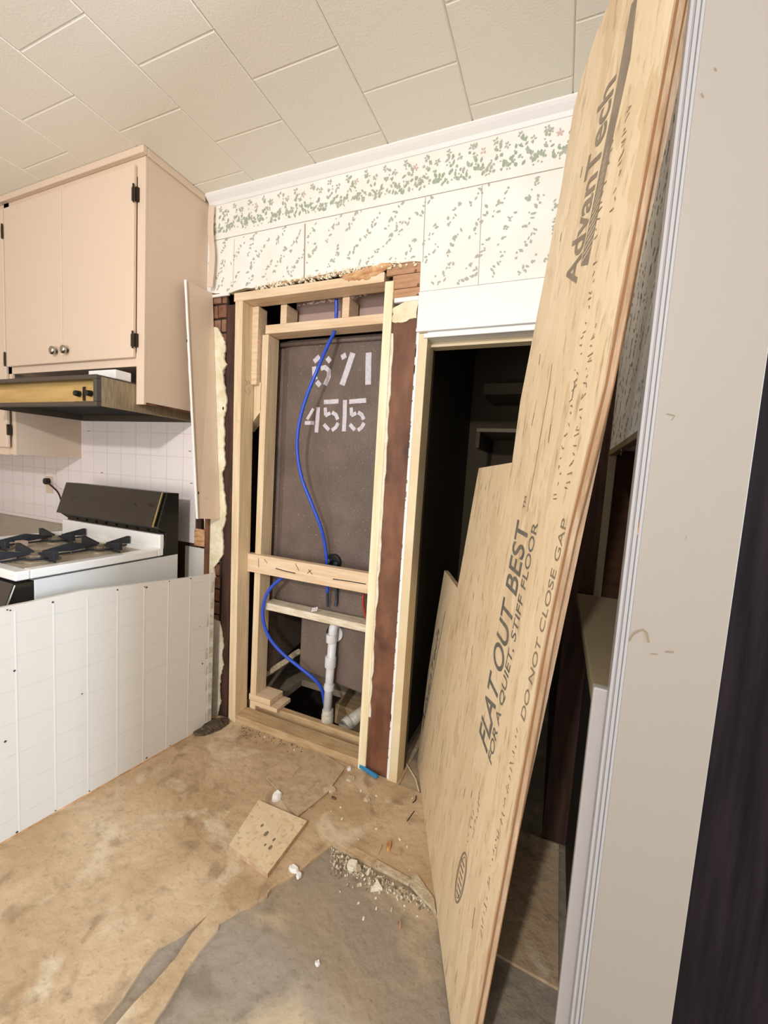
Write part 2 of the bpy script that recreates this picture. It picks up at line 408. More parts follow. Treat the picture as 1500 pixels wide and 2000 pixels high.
bottom_px = [(415, 572), (432, 574), (450, 572), (470, 565), (500, 561), (530, 554), (555, 548), (585, 545), (610, 541), (640, 534), (670, 528), (700, 522), (730, 518), (760, 515), (790, 512), (822, 511)]
bot = jag([oy(*p) for p in bottom_px], .0035, 3, (0, 2))
q575 = oy(820, 577); xjL = -.577
wall_poly = [Vector((XL, W, ZC)), Vector((XL, W, bot[0].z))] + bot + [Vector((-.578, W, 2.05)), Vector((XR, W, 2.05)), Vector((XR, W, ZC))]
wb_ = MB().prism(wall_poly, (0, .022, 0), 0, 4)
p2 = [(p.x, p.z) for p in wall_poly]
florals(wb_, Vector((1, 0, 0)), Vector((0, 0, 1)), Vector((0, W, 0)), Vector((0, -.0006, 0)), XL+.01, XR, 2.03, ZC-.04, (2.405, 2.56), p2, 3)
# paper seams
def seamline(mb, a, b, wd=.0012, mi=5, off=Vector((0, -.0008, 0)), perp=None):
    a = Vector(a); b = Vector(b); d = (b-a).normalized(); p = perp or Vector((d.z, 0, -d.x))
    mb.add([a - p*wd + off, b - p*wd + off, b + p*wd + off, a + p*wd + off], [(0, 1, 2, 3)], mi)
seamline(wb_, oy(415, 471), oy(1100, 327), .0013)
seamline(wb_, oy(596, 437), oy(594, 548), .003); seamline(wb_, oy(831, 385), oy(826, 512), .0012); seamline(wb_, oy(942, 362), oy(934, 558), .0010); seamline(wb_, oy(458, 467), oy(455, 560), .0008)
wallb = struct(wb_.build('wall_back', [M['paper'], M['leafg'], M['leafy'], M['pink'], M['plaster'], M['seam']]), 'floral papered wall above the openings')
# rear face behind the skin (rest of the back wall)
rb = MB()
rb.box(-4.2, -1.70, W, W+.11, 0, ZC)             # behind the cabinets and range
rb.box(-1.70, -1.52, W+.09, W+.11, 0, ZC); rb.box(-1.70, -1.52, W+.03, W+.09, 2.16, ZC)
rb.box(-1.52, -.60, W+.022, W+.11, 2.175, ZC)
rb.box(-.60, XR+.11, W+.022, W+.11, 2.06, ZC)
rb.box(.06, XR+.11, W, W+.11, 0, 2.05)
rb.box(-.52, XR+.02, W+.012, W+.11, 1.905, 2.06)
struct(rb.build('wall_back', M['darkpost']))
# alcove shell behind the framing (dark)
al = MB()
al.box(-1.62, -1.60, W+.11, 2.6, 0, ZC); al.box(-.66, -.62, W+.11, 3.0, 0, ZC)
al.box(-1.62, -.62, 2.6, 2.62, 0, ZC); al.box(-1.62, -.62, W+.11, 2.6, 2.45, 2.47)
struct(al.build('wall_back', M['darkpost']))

# tile backsplash panel
ts = MB(); tx0, tx1, tz0, tz1 = -3.6, -1.735, .905, 1.60
ts.box(tx0, tx1, W-.006, W-.0005, tz0, tz1)
x = tx1 - .092
while x > tx0:
    ts.box(x-.0012, x+.0012, W-.0068, W-.006, tz0, tz1, 1); x -= .121
for z in (.99, 1.11, 1.23, 1.351, 1.472): ts.box(tx0, tx1, W-.0069, W-.006, z-.0013, z+.0013, 1)
tag(ts.build('tile_backsplash', [M['tile'], M['grout']], wallb), 'white backsplash panelling scored into squares')
nl = MB()
for p in [(173, 842), (199, 923), (371, 881), (374, 944)]:
    q = oy(*p, W-.007); nl.box(q.x-.008, q.x+.008, W-.0085, W-.006, q.z-.0015, q.z+.0015)
nl.build('staple', M['nail'], wallb)

# cove trim along ceiling
def cove(a, b, nrm, name='trim_1'):
    a = Vector(a); b = Vector(b); n = Vector(nrm); up = Vector((0, 0, 1))
    prof = [(0, 0), (.004, 0), (.012, .012), (.03, .026), (.038, .034), (.038, .04), (0, .04)]
    mb = MB(); k = len(prof)
    vs = [a + n*p[0] + up*(p[1]-.04) for p in prof] + [b + n*p[0] + up*(p[1]-.04) for p in prof]
    fs = [(i, (i+1) % k, k+(i+1) % k, k+i) for i in range(k)] + [tuple(range(k)), tuple(range(2*k-1, k-1, -1))]
    mb.add(vs, fs); return struct(mb.build(name, M['trim']))
cove((-1.68, W, ZC), (XR, W, ZC), (0, -1, 0), 'trim_1')

# right wall: pass-through opening, papered above
CX = XR; T = .11; YN = .775; YF = 1.575; ZL = .955; ZH = 1.455
rw = MB()
rw.box(CX, CX+T, YN, W+.1, ZH, ZC); rw.box(CX, CX+T, YF, W+.1, ZL, ZH)
florals(rw, Vector((0, -1, 0)), Vector((0, 0, 1)), Vector((CX, W, 0)), Vector((-.0006, 0, 0)), 0.01, .80, ZH+.03, ZC-.04, (2.405, 2.56), None, 5)
struct(rw.build('wall_right', [M['paper'], M['leafg'], M['leafy'], M['pink']]))
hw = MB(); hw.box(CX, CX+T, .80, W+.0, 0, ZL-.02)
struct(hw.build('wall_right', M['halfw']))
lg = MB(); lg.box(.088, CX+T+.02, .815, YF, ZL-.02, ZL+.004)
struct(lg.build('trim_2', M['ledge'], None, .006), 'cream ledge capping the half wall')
hb = MB(); hb.box(CX-.004, CX+.018, YN+.002, YF+.0, ZH-.018, ZH+.0); hb.box(CX-.003, CX+.02, YF-.018, YF, ZL, ZH-.018)
struct(hb.build('trim_3', M['ledge'], None, .002), 'cream edging of the pass-through opening')
eb = MB(); eb.box(.0855, .150, .782, .80, 0, .985)
struct(eb.build('trim_4', M['casing'], None, .003), 'white board closing the end of the half wall')
MB().box(CX+.018, CX+T, YF-.004, YF, ZL+.004, ZH)
fj = MB(); fj.box(CX+.018, CX+T, YF-.004, YF, ZL+.004, ZH); struct(fj.build('trim_6', M['dkwood']), 'dark lining of the pass-through opening')
# end post of that wall, flat face and fluted moulding
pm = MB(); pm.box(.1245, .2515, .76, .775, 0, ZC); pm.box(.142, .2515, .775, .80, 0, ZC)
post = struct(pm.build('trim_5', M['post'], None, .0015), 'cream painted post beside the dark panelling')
fm = MB()
for a, b, dy in ((.1060, .1105, .006), (.1105, .1135, .0015), (.1135, .1185, .005), (.1185, .1205, .0), (.1205, .1245, .003)):
    fm.box(a, b, .76-dy, .777, 0, ZC)
tag(fm.build('fluted_moulding', M['casing'], post, .0008), 'narrow fluted moulding down its left edge')
ch = MB()
for (u, v, h, wd) in ((1245, 1033, .016, .0035), (1154, 1775, .016, .002)):
    q = oy(u, v, .7595); ch.add([q + Vector((-wd, 0, -h)), q + Vector((wd*.6, 0, -h*.5)), q + Vector((wd, 0, h*.4)), q + Vector((-wd*.2, 0, h))], [(0, 1, 2, 3)])
tag(ch.build('paint_chip', M['rust'], post), 'chips showing bare wood')
sm = MB()
def stroke(mb, pts, wd, nrm, mi=0):
    pts = [Vector(p) for p in pts]; nrm = Vector(nrm).normalized()
    n = len(pts); L_ = []; R_ = []
    for i, p in enumerate(pts):
        t = (pts[min(i+1, n-1)] - pts[max(i-1, 0)]).normalized(); s = t.cross(nrm).normalized()*wd/2
        L_.append(p - s); R_.append(p + s)
    mb.add(L_ + R_, [(i, i+1, n+i+1, n+i) for i in range(n-1)], mi)
stroke(sm, [oy(*p, .7594) for p in [(1229, 1252), (1235, 1240), (1246, 1233), (1256, 1230), (1263, 1236), (1267, 1255)]], .0035, (0, -1, 0))
stroke(sm, [oy(*p, .7594) for p in [(1271, 1277), (1285, 1278)]], .002, (0, -1, 0)); stroke(sm, [oy(*p, .7594) for p in [(1300, 1273), (1316, 1274)]], .003, (0, -1, 0))
stroke(sm, [oy(*p, .7594) for p in [(1302, 808), (1318, 812), (1312, 820)]], .0015, (0, -1, 0)); stroke(sm, [oy(*p, .7594) for p in [(1338, 1055), (1341, 1048)]], .001, (0, -1, 0))
stroke(sm, [oy(*p, .7594) for p in [(1396, 132), (1399, 138)]], .002, (0, -1, 0)); stroke(sm, [oy(*p, .7594) for p in [(1370, 182), (1374, 190)]], .002, (0, -1, 0))
tag(sm.build('scuff_mark', M['inkf'], post), 'dark scuffs on the paint')
dp = MB(); dp.box(.2515, 2.2, .77, .80, 0, ZC)
struct(dp.build('wall_front', M['wenge']), 'dark grained panelling right of the post')
# room beyond the pass-through: dark wood cupboards
bp_ = MB(); bp_.box(.62, .64, .80, 2.2, 0, ZC); bp_.box(.25, .64, 2.18, 2.2, 0, ZC); bp_.box(2.18, 2.2, -.5+1.3, 2.2, 0, ZC); bp_.box(.64, 2.2, 2.18, 2.2, 0, ZC)
struct(bp_.build('wall_beyond', M['dkwood']))
sw = MB(); q = on(1212, 975, 0, .255)
sw.box(.30, .60, 1.30, 2.15, 0.9, 1.9)
cupb = tag(sw.build('dark_cupboard', M['dkwood'], None, .004), 'dark brown wooden cupboard seen through the pass-through opening', 'cupboard')
MB().box(.285, .30, 1.34, 1.36, 1.30, 1.42).build('cupboard_handle', M['hinge'], cupb, .002)

# far-left kitchen wall
lw = MB(); lw.box(-4.2, -4.1, -2.6, W, 0, ZC)
struct(lw.build('wall_left', M['cab']))

# ------------------------------------------------------------------ closet doorway
door = MB()
door.box(-.577, -.531, W-.004, W+.085, 0, 1.905)
cj = struct(door.build('door_1', M['jamb'], None, .0015), 'open closet doorway frame')
fe = MB(); fe.box(-.5775, -.5665, W-.006, W-.004, 0.01, 1.905)
tag(fe.build('painted_edge', M['trim'], cj), 'white painted front edge with chips')
ic = MB()
for k in range(40):
    z = random.uniform(.05, 1.85); ic.box(-.5778, -.5778+random.uniform(.002, .004), W-.0066, W-.0058, z, z+random.uniform(.004, .03))
tag(ic.build('chipped_paint', M['inkf'], cj), 'bare chips along the edge')
hd = MB(); hd.box(-.578, XR, W-.010, W+.012, 1.905, 2.045)
tag(hd.build('head_casing', M['trim'], cj, .002), 'flat white board over the closet doorway')
hl = MB(); hl.box(-.577, XR, W-.018, W+.0, 1.892, 1.905); hl.box(-.545, XR, W-.012, W+.05, 1.868, 1.886); hl.box(-.575, XR, W-.004, W+.03, 1.886, 1.892)
hl.build('head_stop', M['trim'], cj, .002)
hs = MB(); hs.box(-.531, .06, W+.05, W+.10, 1.85, 1.868); hs.build('head_jamb', M['jamb'], cj)
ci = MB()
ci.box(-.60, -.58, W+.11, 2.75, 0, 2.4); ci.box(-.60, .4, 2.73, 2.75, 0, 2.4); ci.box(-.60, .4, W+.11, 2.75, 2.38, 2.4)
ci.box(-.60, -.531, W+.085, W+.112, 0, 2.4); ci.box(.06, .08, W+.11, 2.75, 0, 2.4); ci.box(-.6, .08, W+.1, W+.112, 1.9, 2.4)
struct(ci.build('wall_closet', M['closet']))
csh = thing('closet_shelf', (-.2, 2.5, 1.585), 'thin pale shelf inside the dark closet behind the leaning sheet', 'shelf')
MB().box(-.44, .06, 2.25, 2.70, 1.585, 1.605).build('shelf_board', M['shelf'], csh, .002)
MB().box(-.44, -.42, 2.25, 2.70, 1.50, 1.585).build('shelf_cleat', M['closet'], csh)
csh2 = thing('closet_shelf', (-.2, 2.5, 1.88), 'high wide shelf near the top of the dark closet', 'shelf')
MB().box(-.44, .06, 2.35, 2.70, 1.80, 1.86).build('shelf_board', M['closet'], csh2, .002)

# ------------------------------------------------------------------ rough framing of the opening (new pine)
fr = thing('stud_frame', (-1.08, 1.66, 0), 'new pine stud frame standing in the torn-open wall', 'wall frame')
D = .0889; t = .039
MB().box(-1.479, -1.434, W, W+D, .0, 2.106, lean=(-.032, 0)).build('stud', M['pine'], fr, .002)
tag(MB().box(-.722, -.684, W, W+D, 0.0, 2.106, lean=(-.008, 0)).build('stud', M['pinel'], fr, .002), 'paler right-hand stud')
0 and MB().obox(oy(744, 550)+Vector((-.006, -.0005, 0)), (.012, 0, 0), (.006, 0, -(.0+2.106-1.70)), (0, .07, 0)).build('stud_packer', M['pinel'], fr, .001)
MB().box(-1.52, -.735, W, W+D, 2.106, 2.145).build('header', M['pineh'], fr, .002)
MB().box(-1.445, -.722, W+.002, W+D, 0, .040).build('bottom_plate', M['dusty'], fr, .003)
MB().box(-1.47, -.722, W+D+.03, W+D+.065, 0, .060).build('inner_plate', M['dusty'], fr, .004)
MB().box(-1.40, -.735, W+D, W+2*D, 1.976, 2.018).build('inner_header', M['pineh'], fr, .002)
MB().box(-1.42, -1.383, W+D+.004, W+2*D, 0, 1.975).build('inner_stud', M['pine'], fr, .002)
MB().box(-1.466, -1.428, W+D-.02, W+D+.045, 1.73, 2.104).build('packing_block', M['pineh'], fr, .002)
g0 = Vector((-1.50, W+D+.004, 1.745))
MB().prism([g0, g0+Vector((.085, 0, 0)), g0+Vector((.085, 0, -.14)), g0+Vector((.0, 0, -.24))], (0, .06, 0)).build('gusset_block', M['pine'], fr, .001)
for x in (-1.313, -.975):
    MB().box(x, x+.036, W+D, W+2*D, 2.018, 2.106).build('cripple', M['pineh'], fr, .002)
cp = MB(); cp.box(-1.462, -.735, W+D-.018, W+D+.022, .784, .878)
tag(cp.build('crosspiece', M['pineh'], fr, .003), 'level pine crosspiece with splits')
cr_ = MB()
yq = W+D-.0186
for pts in ([(538, 1110), (555, 1115), (577, 1120)], [(650, 1131), (680, 1135), (715, 1141)]):
    cr_ = MB(); stroke(cr_, [oy(*p, yq) for p in pts], .005, (0, -1, 0)); cr_.build('wood_split', M['nail'], fr)
cr_ = MB()
for pts in ([(505, 1090), (505, 1108)], [(516, 1092), (522, 1100)], [(577, 1101), (584, 1115)], [(602, 1112), (610, 1122)], [(600, 1120), (608, 1113)]):
    cr_ = MB(); stroke(cr_, [oy(*p, yq) for p in pts], .003, (0, -1, 0)); cr_.build('pencil_mark', M['nail'], fr)

cb = MB(); cb.box(-1.37, -.735, W+D+.025, W+D+.10, .585, .622, lean=(0, 0))
tag(cb.build('lower_rail', M['pinew'], fr, .002), 'whitish lower rail')
ss = MB()
yq = W+D+.024
a = oy(612, 1187, yq)
for k in range(3):
    ss.obox(a + Vector((-.01+k*.011, -.0012, -.022+k*.004)), (.008, 0, 0), (.006, 0, .022), (0, .001, 0))
tag(ss.build('taped_label', M['stencil'], fr), 'scrap of pale tape')
# blocks on the plates
MB().box(-1.415, -1.24, W+D+.0, W+D+.12, .062, .083).build('shim_board', M['pineh'], fr, .002)
MB().box(-1.425, -1.285, W+D+.0, W+D+.11, .0845, .118).build('offcut_block', M['pineh'], fr, .003)
# pencil number on the left stud
pn = MB(); xs = -1.4625
for pts in ([(479, 742), (483, 748), (480, 753)], [(486, 744), (488, 750)], [(478, 760), (481, 768)], [(485, 758), (489, 765), (486, 771)], [(479, 771), (483, 778)]):
    stroke(pn, [on(*p, 0, xs+.003)+Vector((.0, 0, 0)) for p in pts], .0018, (1, 0, 0))
pn.build('pencil_marks', M['nail'], fr)

# ------------------------------------------------------------------ tub surround seen from behind
YT = 1.80
tb = thing('tub_surround', (-1.08, YT+.05, 0.2), 'brown fibreglass back of the bath surround with white stencilled numbers', 'bath surround')
t1 = MB()
# panel with rounded left return and top lip
prof = [(-1.455, YT+.16), (-1.455, YT+.03), (-1.447, YT+.012), (-1.425, YT+.004), (-1.38, YT+.012), (-1.34, YT+.0), (-.72, YT-.0)]
zs = [.585, 1.95, 1.975]
vs = []; n = len(prof)
for zi, z in enumerate(zs):
    for (x, y) in prof: vs.append((x, y + (.0 if zi < 2 else -.0), z))
for (x, y) in prof: vs.append((x, y+.1, 1.995))
fs = []
for r_ in range(3):
    for i in range(n-1): fs.append((r_*n+i, r_*n+i+1, (r_+1)*n+i+1, (r_+1)*n+i))
t1.add(vs, fs); t1.box(-1.46, -.72, YT+.10, YT+.12, .6, 1.98)
t1.build('surround_panel', M['tub'], tb)
lip = MB(); lip.tube([(-1.44, YT-.002, 1.955), (-1.1, YT-.004, 1.957), (-.72, YT-.002, 1.955)], .012, 8); lip.build('top_lip', M['tub'], tb, smooth=True)
t2 = MB(); t2.prism([(-1.195, YT, .60), (-1.195, YT, .275), (-1.17, YT, .262), (-.72, YT, .215), (-.72, YT, .60)], (0, .45, 0)); t2.build('tub_end', M['tub'], tb, .01, segs=3)
t3 = MB(); t3.prism([(-1.42, YT+.02, .585), (-1.42, YT+.02, .18), (-1.42, YT+.40, .26), (-1.42, YT+.40, .585)], (.012, 0, 0)); t3.build('apron_side', M['tub'], tb)
gl = MB(); gl.tube(jag([oy(512, 1320, YT-.0), on(548, 1298, 0, -1.38), on(585, 1272, 0, -1.33)], .004, 4), .018, 7); tag(gl.build('glue_bead', M['crumb'], tb), 'rough pale bonding strip')
# stencil numbers
st = MB(); Z5 = lambda x, y: (560 + x/7.5, 640 + y/7.5)
def seg(pts, wd):
    pp = [onp(*Z5(*p), Vector((0, YT-.0012, 0)), Vector((0, -1, 0))) for p in pts]
    SK[0] += 1; stroke(st, [p + Vector((0, -SK[0]*4e-5, 0)) for p in pp], wd, (0, -1, 0))
SK = [0]
for pts in ([(400, 500), (480, 420)], [(590, 440), (640, 500)], [(400, 570), (405, 690), (425, 760)], [(500, 600), (560, 580), (620, 630), (615, 720), (560, 840)], [(440, 790), (490, 850)]): seg(pts, .024)
seg([(800, 440), (870, 400)], .026); seg([(970, 370), (880, 640), (810, 840)], .030); seg([(1200, 365), (1195, 600), (1192, 835)], .030)
seg([(300, 1345), (390, 1185)], .016); seg([(265, 1395), (400, 1395)], .019); seg([(462, 1165), (450, 1350), (435, 1535)], .022)
seg([(545, 1090), (760, 1078)], .022); seg([(855, 1060), (850, 1290), (838, 1520)], .022); seg([(915, 1085), (1165, 1065)], .022)
for ox in (0, 380):
    seg([(565+ox, 1170), (572+ox, 1285)], .018); seg([(565+ox, 1290), (640+ox, 1250)], .018)
    seg([(665+ox, 1240), (720+ox, 1275), (750+ox, 1345)], .019); seg([(755+ox, 1395), (720+ox, 1460), (662+ox, 1505)], .019); seg([(545+ox, 1415), (620+ox, 1500)], .019)
tag(st.build('stencilled_number', M['stencil'], tb), 'white stencilled 671 and 4515')
# pinkish boards up behind the cripples
MB().box(-1.30, -.72, W+2*D+.02, W+2*D+.035, 2.02, 2.30).build('upper_board', M['tubpale'], tb)

# pipes
drain = thing('drain_pipe', (-.98, 1.765, -.05), 'white plastic drain pipe rising to an elbow on the tub end', 'pipe')
px = -.978; py = 1.757
MB().tube([(px, py, -.30), (px-.006, py, .10)], .0235, 20).build('lower_pipe', M['pvc'], drain, smooth=True)
MB().tube([(px-.006, py, .098), (px+.004, py, .52)], .0215, 20).build('riser', M['pvc'], drain, smooth=True)
for z, h, r_ in ((.045, .05, .031), (.07, .05, .0285), (.225, .03, .0262), (.345, .055, .028), (.475, .04, .028)):
    MB().tube([(px-.002, py, z), (px-.002, py, z+h)], r_, 20).build('coupling', M['pvc'] if z > .1 else M['pvcd'], drain, .002)
MB().tube(smooth_path([(px+.004, py, .515), (px+.005, py, .545), (px+.009, py+.010, .565), (px+.02, YT-.004, .572)], 5), .023, 20).build('elbow', M['pvc'], drain, smooth=True)
fgc = oy(656, 1236, YT-.003)
MB().tube([fgc+Vector((0, .002, 0)), fgc+Vector((0, -.012, 0))], .043, 28).build('flange', M['pvc'], drain, .002)
MB().tube([fgc+Vector((0, .003, 0)), fgc+Vector((.002, -.002, 0))], .050, 28).build('flange_gasket', M['blackplastic'], drain)
waste = thing('waste_pipe', (-.88, 1.86, -.1), 'short dirty white pipe slanting in the floor hole beside the stud', 'pipe')
wa = Vector((-.90, 1.80, .03)); wb2 = Vector((-.80, 2.02, .10))
MB().tube([wa, wb2], .032, 18).build('pipe_body', M['pvcd'], waste, smooth=True)
MB().tube([wa, wa+(wb2-wa)*.12], .0375, 18).build('pipe_hub', M['pvcd'], waste, .002)
MB().tube([wa+Vector((-.012, -.006, -.16)), wa+Vector((-.005, -.006, -.06)), wa+Vector((.0, .005, .0))], .0335, 18).build('pipe_bend', M['pvcd'], waste, smooth=True)
bs = MB().obox((-1.08, 2.02, -.13), (.22, -.03, .0), (0, .14, 0), (0, 0, .12)); tag(bs.build('timber_offcut', M['dusty'], None, .003), 'grey timber end down inside the floor hole behind the drain pipe', 'timber')

# blue water lines
h1 = thing('water_hose', (-1.04, 1.71, .6), 'long blue water tube bowing down from the framing to the valve', 'hose')
pp = [oy(657, 584, 1.70), oy(657, 612, 1.71), oy(654, 645, 1.722), oy(640, 675, 1.70), oy(620, 722, 1.665), oy(597, 780, 1.655), oy(583, 835, 1.655), oy(581, 885, 1.665), oy(590, 935, 1.675), oy(608, 982, 1.69), oy(625, 1025, 1.71), oy(634, 1060, 1.735), oy(638, 1095, 1.75), oy(640, 1130, 1.757), oy(639, 1158, 1.76)]
MB().tube(smooth_path(pp, 8), .0085, 12).build('tubing', M['hose'], h1, smooth=True)
MB().tube([oy(639, 1156, 1.76), oy(640, 1185, 1.765)], .007, 12).build('copper_stub', M['brass'], h1)
h2 = thing('water_hose', (-1.25, 1.74, .2), 'looped blue water tube dropping into the floor hole', 'hose')
pp = [oy(640, 1132, 1.765), oy(600, 1124, 1.75), oy(563, 1122, 1.72), oy(530, 1147, 1.70), oy(516, 1175, 1.69), oy(514, 1210, 1.69), oy(526, 1245, 1.70), oy(552, 1276, 1.72), oy(585, 1303, 1.745), oy(612, 1325, 1.765), oy(628, 1345, 1.785), oy(634, 1375, 1.80)]
MB().tube(smooth_path(pp, 8), .0088, 12).build('tubing', M['hose'], h2, smooth=True)
h3 = thing('water_hose', (-.79, 1.75, .6), 'short red water tube beside the right stud', 'hose')
MB().tube(smooth_path([oy(712, 1152, 1.77), oy(709, 1170, 1.76), oy(712, 1195, 1.765), oy(720, 1222, 1.77)], 6), .007, 10).build('tubing', M['redpex'], h3, smooth=True)
vv = thing('shower_valve', (-1.0, 1.79, .85), 'dark round shower valve behind the pine crosspiece', 'valve')
c = oy(651, 1098, 1.79)
MB().tube([c+Vector((0, .008, 0)), c+Vector((0, -.012, 0))], .043, 24).build('valve_plate', M['blackplastic'], vv, .002)
MB().tube([c+Vector((-.01, -.012, .01)), c+Vector((-.01, -.045, .01))], .014, 14).build('valve_body', M['brass'], vv, .002)
MB().tube([c+Vector((.03, -.014, .0)), c+Vector((.03, -.035, .0))], .010, 14).build('valve_port', M['brass'], vv, .002)
MB().tube([oy(657, 1140, 1.785), oy(657, 1172, 1.785), oy(655, 1184, 1.775)], .0075, 12).build('copper_drop', M['brass'], vv)

# ------------------------------------------------------------------ old wall remains around the frame
bpst = tag(MB().box(-.688, -.578, W+.010, W+.06, 0.0, 1.955).build('old_wall_board', M['oldwood'], None, .002), 'dark brown stained board between the pine frame and the closet jamb', 'board')
ps = MB()
zz = 1.90; prev = None
L_ = []; R_ = []
while zz > .25:
    wdt = random.uniform(.003, .012); L_.append(Vector((-.690, W+.003, zz))); R_.append(Vector((-.690+wdt+.004, W+.003, zz))); zz -= .035
ps.prism(L_ + R_[::-1], (0, .007, 0)); tag(ps.build('plaster_sliver', M['plasterw'], None), 'thin broken plaster line along the left edge of the dark board', 'plaster')
lb = thing('exposed_lath', (-.65, W+.02, 1.94), 'rough pinkish lath bared at the top right corner of the frame', 'lath')
for k, (z0, z1) in enumerate(((2.13, 2.175), (2.075, 2.128), (2.035, 2.073))):
    MB().box(-.70 - (.03 if k == 0 else 0), -.580, W+.008, W+.022, z0, z1).build('lath_strip', M['lath'], lb, .002)
pg = jag([(-.688, W+.002, 2.0), (-.69, W+.002, 1.965), (-.688, W+.002, 1.945), (-.64, W+.002, 1.94), (-.585, W+.002, 1.952), (-.58, W+.002, 2.02)], .004, 4, (0, 2))
tag(MB().prism(pg + [Vector((-.64, W+.002, 2.018))], (0, .018, 0)).build('yellow_plaster', M['plaster'], lb), 'yellowish plaster patch')
MB().box(-.685, -.580, W-.002, W+.018, 2.018, 2.036).build('white_plaster_band', M['trim'], lb, .003)
bb = jag([(-1.32, W+.003, 2.150), (-1.2, W+.003, 2.158), (-1.05, W+.003, 2.160), (-.9, W+.003, 2.166), (-.75, W+.003, 2.172), (-.70, W+.003, 2.178)], .003, 6, (0, 2))
tag(MB().prism(bb + [Vector((-.70, W+.003, 2.20)), Vector((-1.32, W+.003, 2.19))], (0, .018, 0)).build('rough_plaster_band', M['lath'], lb), 'rough brown band under the torn paper')
rs = jag([(-.93, W-.002, 2.140), (-.90, W-.002, 2.124), (-.86, W-.002, 2.128), (-.80, W-.002, 2.124), (-.76, W-.002, 2.140), (-.70, W-.002, 2.158)], .006, 4, (0, 2))
tag(MB().prism(rs + jag([(-.71, W-.002, 2.176), (-.80, W-.002, 2.172), (-.93, W-.002, 2.155)], .005, 5, (0, 2)), (0, .004, 0)).build('split_wood', M['rust'], lb), 'orange splintered wood')
# crumbly plaster bead along torn edge
cbm = MB()
for i in range(230):
    k = random.uniform(.28, 1); p = bot[int(k*(len(bot)-1))]
    s = random.uniform(.004, .011); p = p + Vector((random.uniform(-.01, .01), -.001, random.uniform(-.022, .003)))
    cbm.obox(p, (s, random.uniform(-.002, .002), random.uniform(-.004, .004)), (random.uniform(-.003, .003), .010, 0), (random.uniform(-.004, .004), 0, s*.8), random.choice((0, 1)))
tag(cbm.build('torn_plaster_edge', [M['plaster'], M['plasterw']], wallb), 'crumbling plaster along the tear')['kind'] = 'stuff'

# left side remains: brick column, dark post, torn plaster skin
bc = thing('brick_pier', (-1.62, W+.02, 0), 'old brick pier bared left of the pine frame', 'brickwork')
bk = MB(); z = 0.0; row = 0
while z < 2.13:
    for (x0, x1) in (((-1.68, -1.612), (-1.605, -1.578)) if row % 2 else ((-1.68, -1.632), (-1.625, -1.575))):
        bk.box(x0, x1, W+.008+random.uniform(0, .006), W+.03, z+.004, z+.062)
    z += .068; row += 1
bk.build('bricks', M['brick'], bc, .003)
MB().box(-1.68, -1.572, W+.018, W+.0295, 0, 2.13).build('mortar_bed', M['mortar'], bc)
tag(MB().box(-1.560, -1.500, W+.012, W+.085, .0, 2.10, lean=(-.012, 0)).build('dark_timber_post', M['darkpost'], None, .003), 'dark old timber post hard against the left pine stud', 'post')
tp1 = [(412, 636), (425, 640), (436, 660), (440, 676), (437, 700), (443, 712), (434, 725), (436, 745), (442, 775), (441, 800), (436, 815), (438, 850), (437, 880), (440, 905), (433, 925), (436, 950), (441, 990), (440, 1015), (433, 1038), (436, 1070), (434, 1085), (424, 1100), (417, 1110), (420, 1128), (408, 1122), (400, 1120), (402, 1060), (398, 1010)]
lp = jag([oy(*p) for p in tp1], .0035, 5, (0, 2))
tag(MB().prism(lp + [Vector((-1.64, W, lp[-1].z)), Vector((-1.665, W, lp[0].z))], (0, .008, 0), 0, 1).build('torn_plaster_strip', [M['plaster'], M['plasterw']], None), 'tall ragged cream plaster strip above the brick beside the post', 'plaster')
tp2 = [(415, 1210), (428, 1214), (433, 1235), (436, 1260), (433, 1285), (436, 1300), (430, 1320), (428, 1350), (431, 1370), (424, 1400), (421, 1400)]
lp = jag([oy(*p) for p in tp2], .003, 5, (0, 2))
tag(MB().prism(lp + [oy(414, 1395)], (0, .007, 0), 0, 1).build('torn_plaster_strip', [M['plasterw'], M['plaster']], None), 'lower ragged white plaster strip near the floor beside the post', 'plaster')
MBw = MB().box(-1.68, -1.55, W-.004, W+.006, 2.138, 2.150)
tag(MBw.build('paper_edge', M['trim'], None, .001), 'white torn edge under the wallpaper at the top left', 'plaster')
# curled wallpaper strip in the corner
cw = [oy(409, 400, 1.57), oy(407, 450, 1.565), oy(410, 500, 1.56), oy(405, 560, 1.555)]
cwm = MB(); pts = smooth_path(cw, 6)
for off_, w_ in ((0, .012), (.016, .010)):
    L_ = [p + Vector((off_-.004, 0, 0)) for p in pts]; R_ = [p + Vector((off_+w_-.004, .010, 0)) for p in pts]; n = len(pts)
    cwm.add(L_+R_, [(i, i+1, n+i+1, n+i) for i in range(n-1)])
o = cwm.build('peeling_corner_strip', M['cab'], None); sd = o.modifiers.new('thick', 'SOLIDIFY'); sd.thickness = .002
tag(o, 'narrow cream strip peeling down the corner by the cabinet', 'trim strip')
# orange wood block and pale pieces right of tiles
tag(MB().box(-1.735, -1.655, W-.010, W+.0, .90-.005, .985).build('bare_wood_block', M['rust'], None, .002), 'orange bare wood patch right of the range backguard', 'wood block')
tag(MB().box(-1.80, -1.66, W-.008, W+.0, .52, .885).build('pale_wall_patch', M['panel'], None, .002), 'pale wall patch below the orange wood beside the range', 'panel')
MBs = MB().box(-1.655, -1.635, W-.018, W+.006, .30, 1.05); tag(MBs.build('dark_edge_strip', M['oldwood'], None, .002), 'narrow brown strip right of the orange wood patch', 'trim strip')

